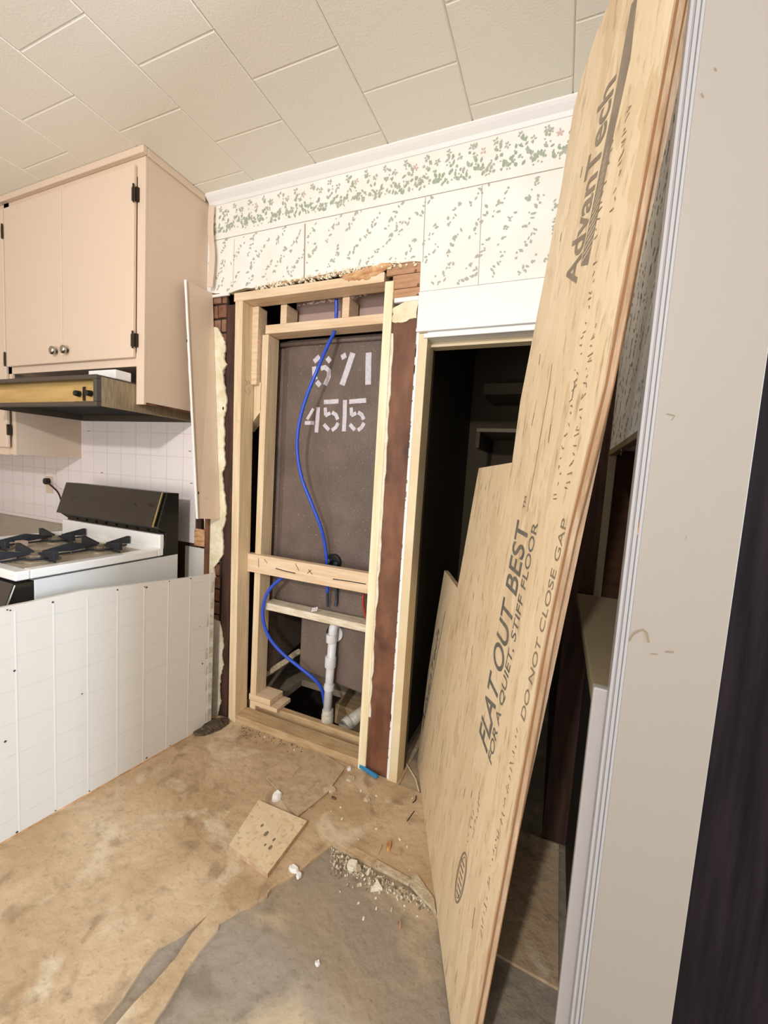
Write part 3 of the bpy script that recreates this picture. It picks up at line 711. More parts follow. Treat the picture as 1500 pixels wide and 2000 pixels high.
# leaning plank
pk = thing('loose_plank', (-1.64, 1.55, 1.04), 'beige painted plank with a white broken edge leaning on the cabinet side', 'plank')
A = on(361, 547, 0, -1.668); B = on(411, 572, 0, -1.658); C_ = on(425, 1014, 0, -1.600); Dd = on(384, 1013, 0, -1.606)
B.y = min(B.y, W-.008); 
n = (B-A).cross(Dd-A).normalized()
if n.x < 0: n = -n
C_ = oy(425, 1014, W-.012); B = oy(411, 572, W-.012); A = oy(361, 547, 1.437); Dd = oy(384, 1013, 1.468)
A2 = A + Vector((.005, .004, 0))
MB().prism([A, B, C_, Dd], (.004, .010, 0)).build('plank_face', M['cab'], pk, .001)
eg = jag([A, Dd], .0015, 22, (0,))
L_ = [p + Vector((.0, -.004, 0)) for p in eg]; R_ = [p + Vector((.011, -.003, 0)) for p in [A.lerp(Dd, k/22) for k in range(23)]]
tag(MB().prism(L_ + R_[::-1], (0, .004, 0)).build('broken_edge', M['trim'], pk), 'white broken edge')
nn = MB()
for (u, v) in ((364, 668), (434, 800), (386, 965)):
    q = oy(u, v, 1.44); MB().obox(q, (.006, 0, 0), (0, .004, 0), (0, 0, .012)).build('nail_head', M['hinge'], pk, .001)

# ------------------------------------------------------------------ half-wall panel beside the range
P0 = oz(0, 1650); P1 = oz(378, 1434); hd_ = (P1-P0).normalized(); hn = Vector((hd_.y, -hd_.x, 0)).normalized()
if hn.x < 0: hn = -hn
def PA(u, v): return onp(u, v, P0, hn)
e0 = P0 - hd_*1.1; e1 = Vector(P1) + hd_*((1.528-P1.y)/hd_.y)
hpz = .815
hp = thing('half_wall_panel', tuple((e0+e1)/2), 'white grooved panelling facing the side of the range', 'panelling')
tl = PA(410, 1122)
hpoly = [e0, e1, e1+Vector((0, 0, .788)), PA(372, 1128), PA(283, 1139), PA(270, 1143)+Vector((0, 0, .004)), PA(165, 1153), PA(60, 1176), PA(0, 1188), e0+Vector((0, 0, .825))]
MB().prism(hpoly, -hn*.018).build('panel_sheet', M['panel'], hp, .001)
gm = MB()
def dist(u): q = PA(*u); return (Vector((q.x, q.y, 0))-P0).dot(hd_)
ds = [dist(p) for p in [(28.5, 1187), (103.5, 1170), (169.5, 1155), (229.5, 1147), (282, 1141), (330, 1131), (372, 1128)]]
stp = (ds[-1]-ds[0])/6; k = -12
while True:
    s_ = ds[0] + k*stp
    if s_ > (e1-P0).length - .01: break
    k += 1
    if s_ < (e0-P0).dot(hd_)+.01: continue
    o_ = P0 + hd_*s_
    gm.obox(o_ - hd_*.0022 + hn*.0003, hd_*.0044, hn*.0006, Vector((0, 0, .80)))
tag(gm.build('vertical_bead', M['panelg'], hp), 'raised white vertical beads')
gh = MB()
for z in [.07+.115*i for i in range(7)]:
    gh.obox(e0 + hn*.0002 + Vector((0, 0, z)), (e1-e0), hn*.0004, Vector((0, 0, .0012)))
tag(gh.build('scored_line', M['score'], hp), 'faint scored lines')
nh = MB()
NP = [(20, 1192), (14, 1191), (103, 1176), (229, 1152), (282, 1146), (286, 1147), (330, 1135), (372, 1130), (390, 1224), (395, 1296), (10, 1448), (160, 1355), (28, 1310), (33, 1625), (108, 1583), (174, 1545), (236, 1513), (286, 1480), (332, 1456)]
for p in NP:
    q = PA(*p) + hn*.0014; r_ = random.uniform(.0022, .0042)
    nh.add([q + (hd_*math.cos(a_) + Vector((0, 0, 1))*math.sin(a_))*r_ for a_ in [i*math.pi/4 for i in range(8)]], [tuple(range(8))])
tag(nh.build('nail_hole', M['nail'], hp), 'dark nail holes')
wr = MB(); ew = e1 - hd_*.055
for k in range(9):
    z = .03 + k*.083; s_ = random.uniform(.02, .045)
    q = e1 - hd_*s_ + hn*.0006 + Vector((0, 0, z))
    wr.add([q, q + hd_*(s_-.004), q + hd_*(s_-.004) + Vector((0, 0, .055+random.uniform(-.01, .015))), q + hd_*random.uniform(0, .012) + Vector((0, 0, .06))], [(0, 1, 2, 3)])
M['glue'] = mat('worn_glue', '#a8a08f', .9, c2='#cfc8ba', scale=40)
tag(wr.build('worn_glue_patch', M['glue'], hp), 'worn glue patches near the right edge')
tr = MB(); tr.obox(e0 + hn*.0005, (e1-e0), hn*.002, Vector((0, 0, .006))); tag(tr.build('bottom_stain', M['rust'], hp), 'brown bottom edge')

# ------------------------------------------------------------------ gas range
XRt = -1.72; XLf = -2.48; RF = .80
rg = thing('gas_range', ((XRt+XLf)/2, 1.15, 0), 'white gas range with black iron grates and dark glass backguard', 'stove')
MB().box(XLf, XRt, .862, 1.475, .08, .868).build('range_body', M['enamels'], rg, .003)
ctm = MB()
# cooktop tray: rim + recessed well
cx0, cx1, cy0, cy1, cz0, cz1 = XLf-.004, XRt+.010, .800, 1.385, .876, .910
ctm.box(cx0, cx1, cy0, cy0+.045, cz0, cz1); ctm.box(cx0, cx1, cy1-.03, cy1, cz0, cz1); ctm.box(cx0, cx0+.045, cy0+.045, cy1-.03, cz0, cz1); ctm.box(cx1-.045, cx1, cy0+.045, cy1-.03, cz0, cz1)
M['well'] = mat('stained_cooktop_well', '#c4b7a5', .35, c2='#a99983', scale=9)
tag(MB().box(cx0+.045, cx1-.045, cy0+.045, cy1-.03, cz0, cz0+.018).build('cooktop_well', M['well'], rg), 'stained beige well')
ctm.build('cooktop', M['enamel'], rg, .005, segs=3)
fp = MB(); fp.prism([(XRt-.002, .862, .866), (XRt-.002, .800, .866), (XRt-.002, .745, .70), (XRt-.002, .862, .70)], (XLf-XRt+.004, 0, 0)); fp.build('control_panel', M['blackg'], rg, .002)
MB().box(XLf+.01, XRt-.01, .835, .862, .15, .69).build('oven_door', M['blackg'], rg, .004)
MB().tube([(XRt+.001, .803, .862), (XRt+.001, .750, .705)], .003, 8).build('chrome_strip', M['knob'], rg)
for i in range(4):
    x = XLf+.12+i*.165; MB().tube([(x, .775, .79), (x, .745, .80)], .02, 16).build('burner_knob', M['blackplastic'], rg, .002)
# backguard
MB().box(XLf, XRt-.004, 1.375, 1.40, .90, .975).build('splash_rail', M['enamel'], rg, .006, segs=3)
bgm = MB(); bgm.prism([(XRt+.0, 1.39, .868), (XRt+.0, 1.405, .98), (XRt+.0, 1.36, 1.015), (XRt+.0, 1.41, 1.175), (XRt+.0, 1.475, 1.172), (XRt+.0, 1.475, .868)], (XLf-XRt, 0, 0)); bgm.build('backguard', M['blackplastic'], rg, .002)
gp = MB(); gp.obox((XLf-.002, 1.355, 1.012), (XRt-XLf-.018, 0, 0), (0, .050, .162), (0, -.006, .002)); gp.build('backguard_glass', M['panelgl'], rg, .0015)
MB().obox((XRt-.020, 1.352, 1.012), (.006, 0, 0), (0, .050, .162), (0, -.007, .002)).build('glass_trim', M['chrome'], rg)
sc = MB()
def gpq(u, v): return onp(u, v, Vector((0, 1.3485, 1.013)), Vector((0, -.955, .295)))
for pts, wd in (([(205, 990), (202, 1000)], .004), ([(232, 993), (230, 1003)], .003), ([(262, 985), (268, 987)], .012), ([(290, 985), (302, 989)], .012), ([(140, 970), (156, 974)], .004)):
    sc = MB(); stroke(sc, [gpq(*p) for p in pts], wd, (0, -1, .3)); sc.build('glass_mark', M['hinge'], rg)
vs_ = MB()
for i in range(9): vs_.box(XLf+.05+i*.078, XLf+.11+i*.078, 1.386, 1.392, .984, .998)
vs_.build('vent_slot', M['hinge'], rg)
# grates and burners
for gx in (-1.93, -2.27):
    for gy in (.975, 1.235):
        zt = .944
        MB().tube([(gx, gy, .894), (gx, gy, .900), (gx, gy, .905)], [.082, .078, .05], 24).build('drip_bowl', M['alum'], rg, smooth=True)
        MB().tube([(gx, gy, .900), (gx, gy, .918), (gx, gy, .922)], [.036, .036, .02], 20).build('burner_cap', M['alum'], rg, .001)
        g = MB()
        for k in range(4):
            a_ = k*math.pi/2
            dx, dy = math.cos(a_), math.sin(a_); px_, py_ = -dy, dx
            p0 = Vector((gx+dx*.132, gy+dy*.132, 0)); p1 = Vector((gx+dx*.022, gy+dy*.022, 0))
            wv = Vector((px_, py_, 0))*.009
            g.add([p0-wv+Vector((0, 0, .912)), p0+wv+Vector((0, 0, .912)), p0+wv+Vector((0, 0, zt+.004)), p0-wv+Vector((0, 0, zt+.004)),
                   p1-wv*.6+Vector((0, 0, .920)), p1+wv*.6+Vector((0, 0, .920)), p1+wv*.6+Vector((0, 0, .928)), p1-wv*.6+Vector((0, 0, .928))],
                  [(0, 1, 2, 3), (4, 7, 6, 5), (0, 4, 5, 1), (3, 2, 6, 7), (0, 3, 7, 4), (1, 5, 6, 2)])
        g.obox((gx-.128, gy-.003, .900), (.256, 0, 0), (0, .006, 0), (0, 0, .008)); g.obox((gx-.003, gy-.128, .9005), (.006, 0, 0), (0, .256, 0), (0, 0, .008))
        for k in range(4):
            a0_ = k*math.pi/2+.8; g.tube([(gx+.058*math.cos(a0_+q*.2), gy+.058*math.sin(a0_+q*.2), .908) for q in range(-4, 5)], .004, 6)
        g.build('grate', M['iron'], rg, .0015)
# cord + outlet
ot = thing('wall_outlet', (-2.75, W-.01, 1.04), 'old dark round outlet on the backsplash left of the range', 'outlet')
q = oy(97, 940, W-.008)
MB().box(q.x-.035, q.x+.035, W-.012, W-.0055, q.z-.075, q.z+.03).build('cover_plate', M['cab'], ot, .002)
MB().tube([q+Vector((0, .002, 0)), q+Vector((0, -.03, 0))], .02, 16).build('plug', M['blackplastic'], ot, .003)
MB().tube(smooth_path([q+Vector((0.01, -.025, 0)), oy(112, 960, 1.54), oy(120, 978, 1.50)], 6), .005, 8).build('cord', M['blackplastic'], ot)
ct = thing('countertop', (-3.1, 1.2, .86), 'grey laminate countertop with back lip left of the range', 'countertop')
MB().box(-4.09, XLf-.006, .88, W-.008, .855, .893).build('counter_slab', M['counter'], ct, .005)
MB().box(-4.09, XLf-.006, W-.026, W-.008, .893, .915).build('counter_lip', M['tile'], ct, .006, segs=3)
bc_ = thing('base_cabinet', (-3.1, 1.2, 0), 'beige base cabinet carrying the counter left of the range', 'cabinet')
MB().box(-4.09, XLf-.01, .93, W-.008, 0, .855).build('cabinet_body', M['cab'], bc_, .002)

# ------------------------------------------------------------------ upper cabinets
CY = 1.2635; CR = -1.6935; CXL = -2.735
uc = thing('wall_cabinet', ((CR+CXL)/2, 1.43, 1.58), 'beige two-door wall cabinet over the range hood', 'cabinet')
cbm_ = MB()
cbm_.box(CXL, CR, CY+.012, W-.002, 1.735, ZC-.002)
cbm_.box(CR-.018, CR, CY+.012, W-.002, 1.575, 1.735); cbm_.box(CXL, CXL+.018, CY+.012, W-.002, 1.575, 1.735)
cbm_.build('cabinet_body', M['cab'], uc)
ff = MB(); ff.box(CR-.048, CR, CY, CY+.012, 1.565, ZC-.002); ff.box(CXL, CXL+.045, CY, CY+.012, 1.565, ZC-.002); ff.box(CXL, CR-.048, CY, CY+.012, 1.728, 1.785); ff.box(CXL, CR-.048, CY, CY+.012, 2.50, ZC-.002)
ff.build('face_frame', M['cab'], uc, .001)
MB().box(CR-.030, CR+.001, CY+.012, W-.004, 1.566, 1.5745).build('bottom_edge', M['oldwood'], uc)
for k, (x0, x1, kx, hx) in enumerate(((-2.706, -2.234, -2.275, -2.712), (-2.231, -1.742, -2.19, -1.738))):
    dr = MB().box(x0, x1, CY-.017, CY-.001, 1.762, 2.540).build('door', M['cab'], uc, .004)
    kz = 1.815
    MB().tube([(kx, CY-.016, kz), (kx, CY-.028, kz), (kx, CY-.032, kz), (kx, CY-.042, kz), (kx, CY-.048, kz)], [.008, .008, .019, .019, .008], 20).build('knob', M['knob'], dr, smooth=True)
    for hz in ((1.835, 2.425) if k else (1.80, 2.43)):
        hg = MB().box(hx-.006, hx+.010, CY-.012, CY-.0005, hz-.028, hz+.028).box(hx-.014, hx-.004, CY-.020, CY-.017, hz-.028, hz+.024)
        hg.tube([(hx-.002, CY-.020, hz-.036), (hx-.002, CY-.020, hz+.036)], .004, 8)
        hg.build('hinge', M['hinge'], dr, .001)
ctr = MB(); ctr.box(CXL, CR+.012, CY-.022, CY, ZC-.030, ZC-.001); ctr.box(CR, CR+.012, CY, W-.03, ZC-.030, ZC-.001)
ctr.build('crown_strip', M['cab'], uc, .004, segs=3)
tag(MB().box(-2.245, -2.205, 1.05, 1.085, .899, .925).build('pink_block', M['tubpale'], None, .003), 'small pinkish block between the range burners', 'block')
uc2 = thing('wall_cabinet', (-3.4, 1.43, 1.31), 'taller beige wall cabinet left of the range hood reaching lower', 'cabinet')
MB().box(-4.1, CXL-.003, CY+.012, W-.002, 1.310, ZC-.002).build('cabinet_body', M['cab'], uc2)
MB().box(-2.668-.047+.02, -2.668+.0, CY, CY+.010, 1.306, 1.57).build('stile', M['cab'], uc2, .001)
MB().box(CXL-.003, -2.668, CY+.010, W-.002, 1.310, 1.57).build('side_panel', M['cab'], uc2)
MB().box(-4.1, CXL-.003, CY-.0, CY+.012, 1.306, ZC-.002).build('face_frame', M['cab'], uc2)
dr = MB().box(-3.3, -2.715, CY-.017, CY-.001, 1.345, 2.54).build('door', M['cab'], uc2, .004)
for hz in (1.438,): MB().box(-2.712, -2.700, CY-.020, CY-.0005, hz-.028, hz+.028).build('hinge', M['hinge'], dr, .001)
MB().box(-4.1, CXL-.004, CY-.022, CY-.0005, ZC-.030, ZC-.001).build('crown_strip', M['cab'], uc2, .004)

# range hood
hx1 = -1.7445; hx0_ = -2.62; hyf = 1.094; hz0, hz1 = 1.53, 1.655
hh = thing('range_hood', ((hx0_+hx1)/2, 1.3, hz0), 'brass coloured range hood with two black knobs under the cabinet', 'range hood')
hm = MB()
hm.box(hx0_, hx1, hyf+.02, W-.012, hz1-.006, hz1); hm.box(hx0_, hx0_+.004, hyf+.02, W-.012, hz0, hz1-.006); hm.box(hx0_+.004, hx1-.004, W-.03, W-.012, hz0, hz1-.006)
hm.build('hood_shell', M['hooddk'], hh)
tag(MB().box(hx1-.004, hx1, hyf+.022, W-.012, hz0+.002, hz1-.006).build('hood_side', M['hoodside'], hh), 'scratched dull side')
hf = MB(); hf.box(hx0_, hx1+.001, hyf, hyf+.022, hz1-.018, hz1); hf.box(hx0_, hx1+.001, hyf, hyf+.022, hz0, hz0+.018); hf.box(hx1-.018, hx1+.001, hyf, hyf+.022, hz0+.018, hz1-.018)
hf.build('hood_frame', M['hooddk'], hh, .003)
MB().obox((hx0_, hyf+.020, hz0+.018), (hx1-.018-hx0_, 0, 0), (0, -.006, .060), (0, .004, 0)).build('fascia', M['hood'], hh)
MB().obox((hx0_, hyf+.014, hz0+.078), (hx1-.018-hx0_, 0, 0), (0, .010, .030), (0, .004, 0)).build('upper_fascia', M['hood'], hh)
cpn = MB().box(-1.90, -1.768, hyf+.010, hyf+.016, hz0+.020, hz0+.075).build('switch_plate', M['hood'], hh, .001)
MB().box(-1.838, -1.824, hyf+.006, hyf+.0105, hz0+.022, hz0+.078).build('plate_gap', M['blackplastic'], hh)
for x in (-1.862, -1.787):
    MB().tube([(x, hyf+.010, hz0+.05), (x, hyf-.012, hz0+.05)], [.013, .011], 16).build('control_knob', M['blackplastic'], hh, .002)
MB().box(hx0_+.01, hx1-.01, hyf+.03, W-.04, hz0+.03, hz0+.035).build('filter_pan', M['black'], hh)
tag(MB().box(-1.93, -1.755, 1.18, 1.25, 1.657, 1.695).build('white_box', M['trim'], None, .002), 'small white box lying on top of the range hood', 'box')

# ------------------------------------------------------------------ leaning strand-board sheet
B0 = Vector((-.4916, 1.7571, 0)); dv = Vector((.40126, -.91596, 0)); sv = Vector((.91596, .40126, 0))
th = math.radians(4); upv = Vector((0, 0, 1))*math.cos(th) + sv*math.sin(th); nv = dv.cross(upv).normalized()
if nv.x > 0: nv = -nv
B0 = B0 + Vector((0, 0, .001))
def bp(a, b, off=0): return B0 + dv*a + upv*b + nv*off
TH = .018
outl = [(0, 0), (-.050, .30), (-.068, .42), (-.060, .70), (-.037, .912), (.275, .918), (.300, 1.15), (.323, 1.374), (.694, 1.384), (.680, 1.55), (.713, 1.83), (.733, 2.05), (.731, 2.235), (.745, 2.275), (.770, 2.305), (.801, 2.335), (.835, 2.345), (1.12, 2.345), (1.115, 1.85), (1.108, 1.5), (1.072, 1.25), (1.058, 1.04), (1.052, .57), (1.04, 0)]
bs_ = thing('subfloor_sheet', tuple(B0), 'big strand-board sheet with stepped cuts reading FLAT OUT BEST, leaning on the right wall', 'board')
sheet = MB().prism([bp(a, b) for a, b in outl], -nv*TH, 0, 1).build('sheet_board', [M['osb'], M['osbedge']], bs_)
gr = MB()
gpts = [(1.12, 2.34), (1.115, 1.85), (1.108, 1.5), (1.072, 1.25), (1.058, 1.04), (1.052, .57), (1.04, 0.01)]
stroke(gr, [bp(a, b, -TH*.28) + dv*.0010 for a, b in gpts], .0045, dv); stroke(gr, [bp(a, b, -TH*.98) + dv*.0010 for a, b in gpts], .002, dv)
tag(gr.build('edge_groove', M['osbgroove'], bs_), 'dark orange groove along the edge')
ckk = MB(); stroke(ckk, [bp(a, b, .0006) for a, b in [(.866, 1.60), (.871, 1.544), (.868, 1.40), (.864, 1.266)]], .0022, nv)
for a, b, L in ((.30, 1.05, .02), (.40, 1.30, .02), (.46, 1.30, .015), (.52, .95, .02), (.60, .80, .03), (.74, .45, .03), (.80, .50, .02), (.3, .5, .02), (.42, .35, .05), (.25, .25, .08), (.78, 1.62, .025), (.62, .98, .02), (.95, .3, .05), (.85, 2.0, .02), (.79, 1.9, .02), (.80, 1.47, .03), (.92, 1.42, .04), (1.0, 1.5, .03)):
    kk = MB(); stroke(kk, [bp(a, b, .0006), bp(a+random.uniform(-.004, .004), b+L, .0006)], .0035, nv); kk.build('dark_flake', M['inkf'], bs_)
tag(ckk.build('surface_crack', M['inkf'], bs_), 'long thin crack')

def letters(txt, a0, b0, a1, b1, height, mtl, name, label, extrude_off=.0008, bold=0.0, shear=0.0, lean_lines=None):
    """text running up the sheet from (a0,b0) to (a1,b1), tops towards smaller a"""
    cu = bpy.data.curves.new('txt', 'FONT'); cu.body = txt; cu.size = 1.0; cu.offset = bold; cu.shear = shear
    tmp = bpy.data.objects.new('txt', cu); COL.objects.link(tmp)
    bpy.context.view_layer.update()
    me = bpy.data.meshes.new_from_object(tmp.evaluated_get(bpy.context.evaluated_depsgraph_get()))
    bpy.data.objects.remove(tmp); bpy.data.curves.remove(cu)
    xs = [v.co.x for v in me.vertices]; ys = [v.co.y for v in me.vertices]
    wx = max(xs)-min(xs); mx = min(xs); hy = max(ys)
    L = math.hypot(a1-a0, b1-b0); ex = Vector(((a1-a0)/L, (b1-b0)/L)); ey = Vector((-ex.y, ex.x))
    mb = MB(); vs = []
    for v in me.vertices:
        p = ex*((v.co.x-mx)/wx*L) + ey*(v.co.y/hy*height)
        vs.append(bp(a0+p.x, b0+p.y, extrude_off))
    mb.add(vs, [tuple(p.vertices) for p in me.polygons])
    bpy.data.meshes.remove(me)
    return tag(mb.build(name, mtl, bs_), label)
letters('FLAT OUT BEST', .862, .668, .890, 1.238, .082, M['ink'], 'printed_slogan', 'grey print reading FLAT OUT BEST', bold=.012)
letters('TM', .845, 1.27, .846, 1.30, .014, M['ink'], 'printed_mark', 'small TM')
letters('FOR A QUIET, STIFF FLOOR', .902, .668, .938, 1.248, .030, M['ink'], 'printed_line', 'print reading FOR A QUIET, STIFF FLOOR', bold=.006)
letters('AdvanTech', .925, 1.745, .950, 2.125, .064, M['inkb'], 'printed_logo', 'bold logo print above a long band', bold=.018, shear=.22)
bd = MB(); bd.add([bp(*p, .0008) for p in [(.935, 1.775), (.968, 1.762), (.985, 2.0), (1.0, 2.10), (.985, 2.22), (.965, 2.225), (.962, 2.10), (.952, 1.98)]], [tuple(range(8))]); tag(bd.build('printed_band', M['inkb'], bs_), 'grey printed band')
hc = MB()
for k in range(16):
    b = 1.78 + k*.012; hc.add([bp(.940+.0015*k, b, .0014), bp(.972, b+.014, .0014), bp(.972, b+.017, .0014), bp(.940+.0015*k, b+.003, .0014)], [(0, 1, 2, 3)])
tag(hc.build('band_hatching', M['osb'], bs_), 'hatching through the band')
letters('DO NOT CLOSE GAP', 1.035, .86, 1.068, 1.27, .022, M['inkf'], 'printed_notice', 'faint print reading DO NOT CLOSE GAP')
letters('AdvanTech', .016, .17, .062, .66, .055, M['ink'], 'printed_logo', 'blue-grey logo print at the left edge', bold=.012, shear=.2)
ul = MB(); stroke(ul, [bp(a, b, .0009) for a, b in [(.013, .161), (.070, .48), (.121, .775)]], .007, nv); tag(ul.build('printed_rule', M['ink'], bs_), 'printed line beside the left logo')
ov = MB()
for (ra, rb_, wd) in ((.030, .077, .005), (.023, .066, .002)):
    stroke(ov, [bp(.822 + ra*math.cos(a_) + .012*math.sin(a_), .292 + rb_*math.sin(a_), .0009) for a_ in [i*math.pi/16 for i in range(33)]], wd, nv)
for k in range(6):
    stroke(ov, [bp(.806, .24+k*.018, .0009), bp(.836, .247+k*.018, .0009)], .005, nv)
tag(ov.build('printed_oval_mark', M['inkf'], bs_), 'faint oval stamp')
sc2 = MB(); R2 = random.Random(4)
for (a, b0_, b1_) in ((.835, .40, .50), (.862, .44, .57), (1.00, .35, .60), (1.0, 1.30, 1.75), (1.045, 1.32, 1.62), (1.01, .62, .83), (.98, 1.80, 1.98), (1.03, 1.82, 2.0)):
    b = b0_; sc2 = MB()
    while b < b1_:
        s_ = R2.uniform(.006, .014)
        pts = [bp(a + R2.uniform(-.010, .010), b + R2.uniform(0, s_), .0009) for _ in range(3)]
        stroke(sc2, pts, .0022, nv); b += s_ + R2.uniform(.002, .012)
    tag(sc2.build('small_print', M['inkf'], bs_), 'worn illegible small print')
# strip standing behind it
s2 = MB().prism([bp(.72, 0.0, -TH-.004), bp(.985, 0.0, -TH-.004), bp(1.135, 2.33, -TH-.004), bp(.87, 2.33, -TH-.004)], -nv*.011, 0, 1)
tag(s2.build('ripped_strip', [M['osb'], M['osbedge']], None), 'narrow ripped board strip standing behind the big leaning sheet', 'board')

# ------------------------------------------------------------------ things on the floor
def chip(px, size, h, m, name='plaster_chip', label=None, cat='debris', group=None, n=6, seed=0, z0=0.0, asp=1.0, rot=0.0):
    R = random.Random(seed + int(px[0]*7+px[1])); c = oz(*px, z0)
    poly = []
    for i in range(n):
        a_ = i*2*math.pi/n + R.uniform(-.25, .25); r_ = size*R.uniform(.65, 1.0)
        x_, y_ = r_*math.cos(a_), r_*math.sin(a_)*asp
        poly.append(Vector((c.x + x_*math.cos(rot)-y_*math.sin(rot), c.y + x_*math.sin(rot)+y_*math.cos(rot), z0)))
    mb = MB(); topc = [p.lerp(c, .18) + Vector((R.uniform(-.002, .002), 0, h*R.uniform(.7, 1.1))) for p in poly]
    mb.add(poly + topc, [tuple(range(n))[::-1], tuple(range(n, 2*n))] + [(i, (i+1) % n, n+(i+1) % n, n+i) for i in range(n)])
    return tag(mb.build(name, m, None, .0008), label, cat, group)
FZ = -.009
ob = [oz(*p, .020) for p in [(505, 1562), (600, 1603), (523, 1706), (447, 1650)]]
so = thing('strand_board_offcut', tuple(sum(ob, Vector())/4 - Vector((0, 0, .02))), 'square tan strand-board offcut lying on the floor', 'board')
MB().prism(ob, (0, 0, -.0195), 0, 1).build('offcut_board', [M['osb'], M['osbedge']], so, .0008)
sk = MB()
for (u, v, L) in ((520, 1628, .012), (528, 1655, .010), (535, 1640, .008), (512, 1612, .008), (518, 1650, .006)):
    q = oz(u, v, .0206); sk = MB(); sk.add([q + Vector((L*math.cos(a_)*.6, L*math.sin(a_), 0)) for a_ in [i*math.pi/4 for i in range(8)]], [tuple(range(8))])
    sk.build('dark_stain', M['inkf'], so)
flap = [oz(*p, z_) for p, z_ in [((610, 1455), .012), ((674, 1498), .012), ((640, 1545), .014), ((581, 1592), .014), ((560, 1575), .010), ((545, 1548), .006), ((520, 1522), .002), ((560, 1490), .002)]]
fm_ = MB(); fm_.prism([Vector((p.x, p.y, .004)) for p in flap], (0, 0, .006)); tag(fm_.build('flooring_flap', M['flap'], None, .001), 'thin tan flooring scrap lying by the sill of the frame', 'flooring scrap')
fm2 = MB(); fm2.prism([oz(*p, .0105) for p in [(520, 1505), (545, 1495), (575, 1492), (585, 1500), (570, 1518), (545, 1526), (530, 1522)]], (0, 0, .003)); tag(fm2.build('flooring_scrap', M['sheet'], None), 'small curled tan scrap on top of the flooring flap', 'flooring scrap')
# blue shim
a = oz(698, 1498, .004); b = oz(735, 1522, .004); dd_ = (b-a).normalized(); pp_ = Vector((-dd_.y, dd_.x, 0))
MBb = MB().obox(a, b-a, pp_*.016, (0, 0, .012)).obox(a + Vector((0, 0, .012)), b-a, pp_*.006, (0, 0, .006))
tag(MBb.build('plastic_shim', M['blue'], None, .002), 'bright blue plastic piece at the foot of the dark board', 'shim')
chip((541, 1560), .026, .026, M['trim'], 'crumpled_paper', 'white crumpled paper scrap touching the strand-board offcut', 'paper', n=9)
chip((682, 1503), .013, .014, M['trim'], 'plaster_chip', 'bright white chip beside the flooring flap and the blue piece', n=7)
chip((686, 1522), .026, .010, M['crumb'], 'plaster_chip', 'tan broken piece just below the white chip by the blue piece', n=5)
chip((648, 1545), .022, .012, M['crumb'], 'plaster_chip', 'pale piece right of the flooring flap edge', n=6)
chip((652, 1560), .014, .008, M['shingle'], 'bark_chip', 'small dark brown piece right of the flooring flap', n=6, asp=.5)
chip((717, 1562), .018, .012, M['crumb'], 'plaster_chip', 'angular beige piece alone in front of the dark board', n=5)
chip((574, 1700), .022, .016, M['trim'], 'crumpled_paper', 'small white twisted scrap at the torn floor edge', 'paper', n=9, asp=.6)
chip((583, 1712), .013, .012, M['trim'], 'crumpled_paper', 'tiny white scrap just under the twisted one at the floor edge', 'paper', n=7)
chip((688, 1692), .024, .014, M['plasterw'], 'plaster_chip', 'rounded pale chunk lying in the rubble heap', n=9, z0=FZ+.008)
chip((735, 1735), .024, .012, M['plasterw'], 'plaster_chip', 'triangular pale chunk below the rubble heap', n=3, z0=FZ)
chip((720, 1706), .018, .016, M['plasterw'], 'plaster_chip', 'upright pale sliver between the rubble chunks', n=4, z0=FZ+.004, asp=.4, rot=1.2)
chip((698, 1698), .016, .010, M['crumb'], 'plaster_chip', 'small tan chunk touching the rounded pale one', n=5, z0=FZ+.004)
chip((620, 1883), .0085, .008, M['trim'], 'plaster_chip', 'single white pebble-like chip on the grey floor', n=8, z0=FZ)
chip((782, 1808), .017, .006, M['lath'], 'wood_chip', 'narrow reddish wood chip on the grey floor by the leaning sheet', 'wood chip', n=8, z0=FZ, asp=.35, rot=1.9)
o = chip((760, 1655), .030, .014, M['rot'], 'wood_chip', 'orange rotten wood fragment standing out on the tan floor', 'wood chip', n=8, asp=.35, rot=1.75)
tw = MB().tube(smooth_path([oz(738, 1668, .006), oz(742, 1660, .010), oz(747, 1648, .006)], 5), .0018, 6); tag(tw.build('wire_bit', M['crumb'], None), 'thin pale curled wire next to the orange wood fragment', 'wire')
tw = MB().tube([oz(793, 1490, .004), oz(812, 1522, .006), oz(818, 1545, .004)], .003, 6); tag(tw.build('splinter', M['pine'], None), 'long thin splinter at the foot of the closet jamb', 'splinter')
tw = MB().tube([oz(795, 1604, .002), oz(809, 1584, .003)], .0015, 6); tag(tw.build('nail', M['hinge'], None), 'dark thin nail lying in front of the leaning sheet', 'nail')
tw = MB().tube(smooth_path([oz(806, 1568, .003), oz(812, 1562, .004), oz(813, 1554, .003)], 4), .002, 6); tag(tw.build('bent_nail', M['hinge'], None), 'small bent nail beside the leaning sheet edge', 'nail')
# dark weathered scrap by the panel foot
sg = MB().prism([oz(*p, .002) for p in [(376, 1432), (384, 1418), (410, 1408), (446, 1404), (447, 1414), (430, 1426), (398, 1438), (380, 1438)]], (0, 0, .012)); tag(sg.build('weathered_shingle', M['shingle'], None, .002), 'dark weathered shingle scrap at the foot of the white panelling', 'shingle')
sg = MB().prism([oz(*p, .015) for p in [(392, 1425), (404, 1410), (430, 1406), (436, 1416), (410, 1430)]], (0, 0, .008)); tag(sg.build('weathered_shingle', M['shingle'], None, .001), 'smaller dark flake lying on the weathered shingle scrap', 'shingle')
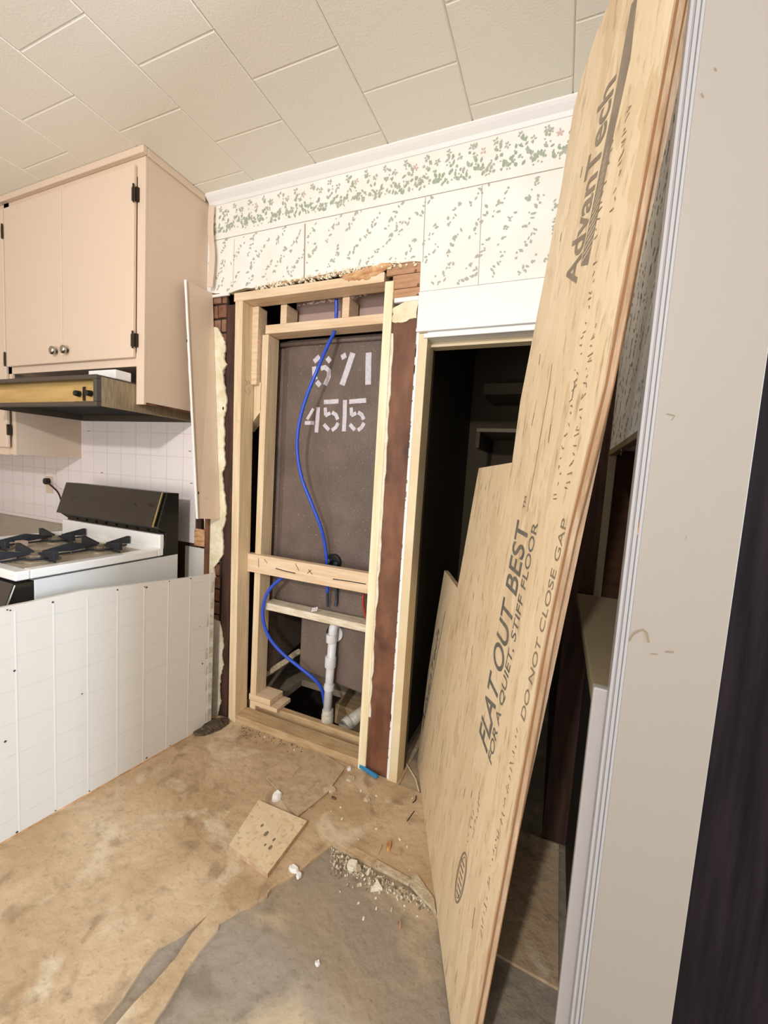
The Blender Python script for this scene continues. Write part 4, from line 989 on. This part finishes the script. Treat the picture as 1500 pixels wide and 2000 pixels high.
# strips bordering the torn floor
for pts, lab in (([(735, 1683), (800, 1719), (803, 1727), (797, 1732), (738, 1700)], 'pale thin strip along the far side of the torn floor'),
                 ([(803, 1716), (815, 1712), (848, 1760), (852, 1788), (800, 1732)], 'wider pale board piece at the end of the torn floor strip')):
    fz = MB().prism([oz(*p, .001) for p in pts], (0, 0, .010)); tag(fz.build('floor_edge_strip', M['crumb'], None, .002), lab, 'flooring scrap')
fz = MB().prism([oz(*p, .0005) for p in [(662, 1650), (676, 1648), (742, 1683), (735, 1694)]], (0, 0, .005)); tag(fz.build('floor_edge_strip', M['flap'], None, .001), 'brown thin strip beside the rubble heap', 'flooring scrap')
# rubble heap = countless crumbs
rh = MB(); R3 = random.Random(11)
A0 = oz(655, 1662, FZ); 
for i in range(700):
    t_ = R3.random()**1.5; u = 652 + t_*190 + R3.uniform(-6, 6); base = 1658 + (u-652)*.60
    v = base + abs(R3.gauss(0, 1))*(20*(1-t_)+5); c = oz(u, v, FZ); s = R3.uniform(.002, .0075)
    if c.x > bp(.9, 0).x and False: continue
    a_ = R3.uniform(0, 3); ex = Vector((math.cos(a_), math.sin(a_), R3.uniform(-.4, .4)))*s; ey = Vector((-math.sin(a_), math.cos(a_), 0))*s*R3.uniform(.4, 1)
    rh.obox(c, ex, ey, (0, 0, s*R3.uniform(.4, 1)), R3.choice((0, 0, 1, 2)))
M['rubd'] = mat('grey_rubble', '#7b6d5a', .95)
tag(rh.build('rubble_heap', [M['crumb'], M['plasterw'], M['rubd']], None), 'fine grey rubble gathered along the torn floor edge', 'rubble', kind='stuff')
# loose crumbs: individual
R4 = random.Random(21); src = None
spots = [(663, 1578, 0), (647, 1585, 0), (735, 1555, 0), (800, 1700, 0), (825, 1745, 1), (735, 1775, 1), (664, 1742, 1), (700, 1765, 1), (710, 1795, 1), (815, 1790, 1), (575, 1465, 0), (517, 1440, 0), (603, 1580, 0), (805, 1560, 0), (780, 1640, 0), (700, 1640, 0), (560, 1640, 0), (770, 1745, 1), (790, 1770, 1), (640, 1530, 0), (705, 1545, 0), (668, 1600, 0), (735, 1620, 0), (795, 1655, 0)]
for (u, v, lo) in spots:
    z_ = FZ if lo else 0.0; c = oz(u, v, z_)
    if src is None:
        mb = MB(); mb.obox(c, (.006, .002, 0), (-.001, .004, 0), (.001, .0005, .0035))
        src = tag(mb.build('plaster_crumb', M['plasterw'], None), 'tiny pale plaster crumb loose on the tan floor', 'debris', 'loose plaster crumbs on the tan floor'); base_z = src.location.z
    else:
        o = src.copy(); COL.objects.link(o); s = R4.uniform(.6, 1.3); o.scale = (s, s, s); o.rotation_euler = (0, 0, R4.uniform(0, 6)); o.location = (c.x, c.y, z_)
        if lo: o['label'] = 'tiny pale plaster crumb loose on the grey floor'; o['group'] = 'loose plaster crumbs on the grey floor'
# dirt smears near sill
ds_ = MB(); R5 = random.Random(9)
for i in range(160):
    u = R5.uniform(470, 640); v = 1418 + (u-470)*.30 + abs(R5.gauss(0, 9)); c = oz(u, v, 0); s = R5.uniform(.001, .004)
    ds_.obox(c, (s, 0, 0), (0, s, 0), (0, 0, s*.6))
tag(ds_.build('sill_dirt', M['shingle'], None), 'loose dark dirt along the front of the sill plate', 'dirt', kind='stuff')
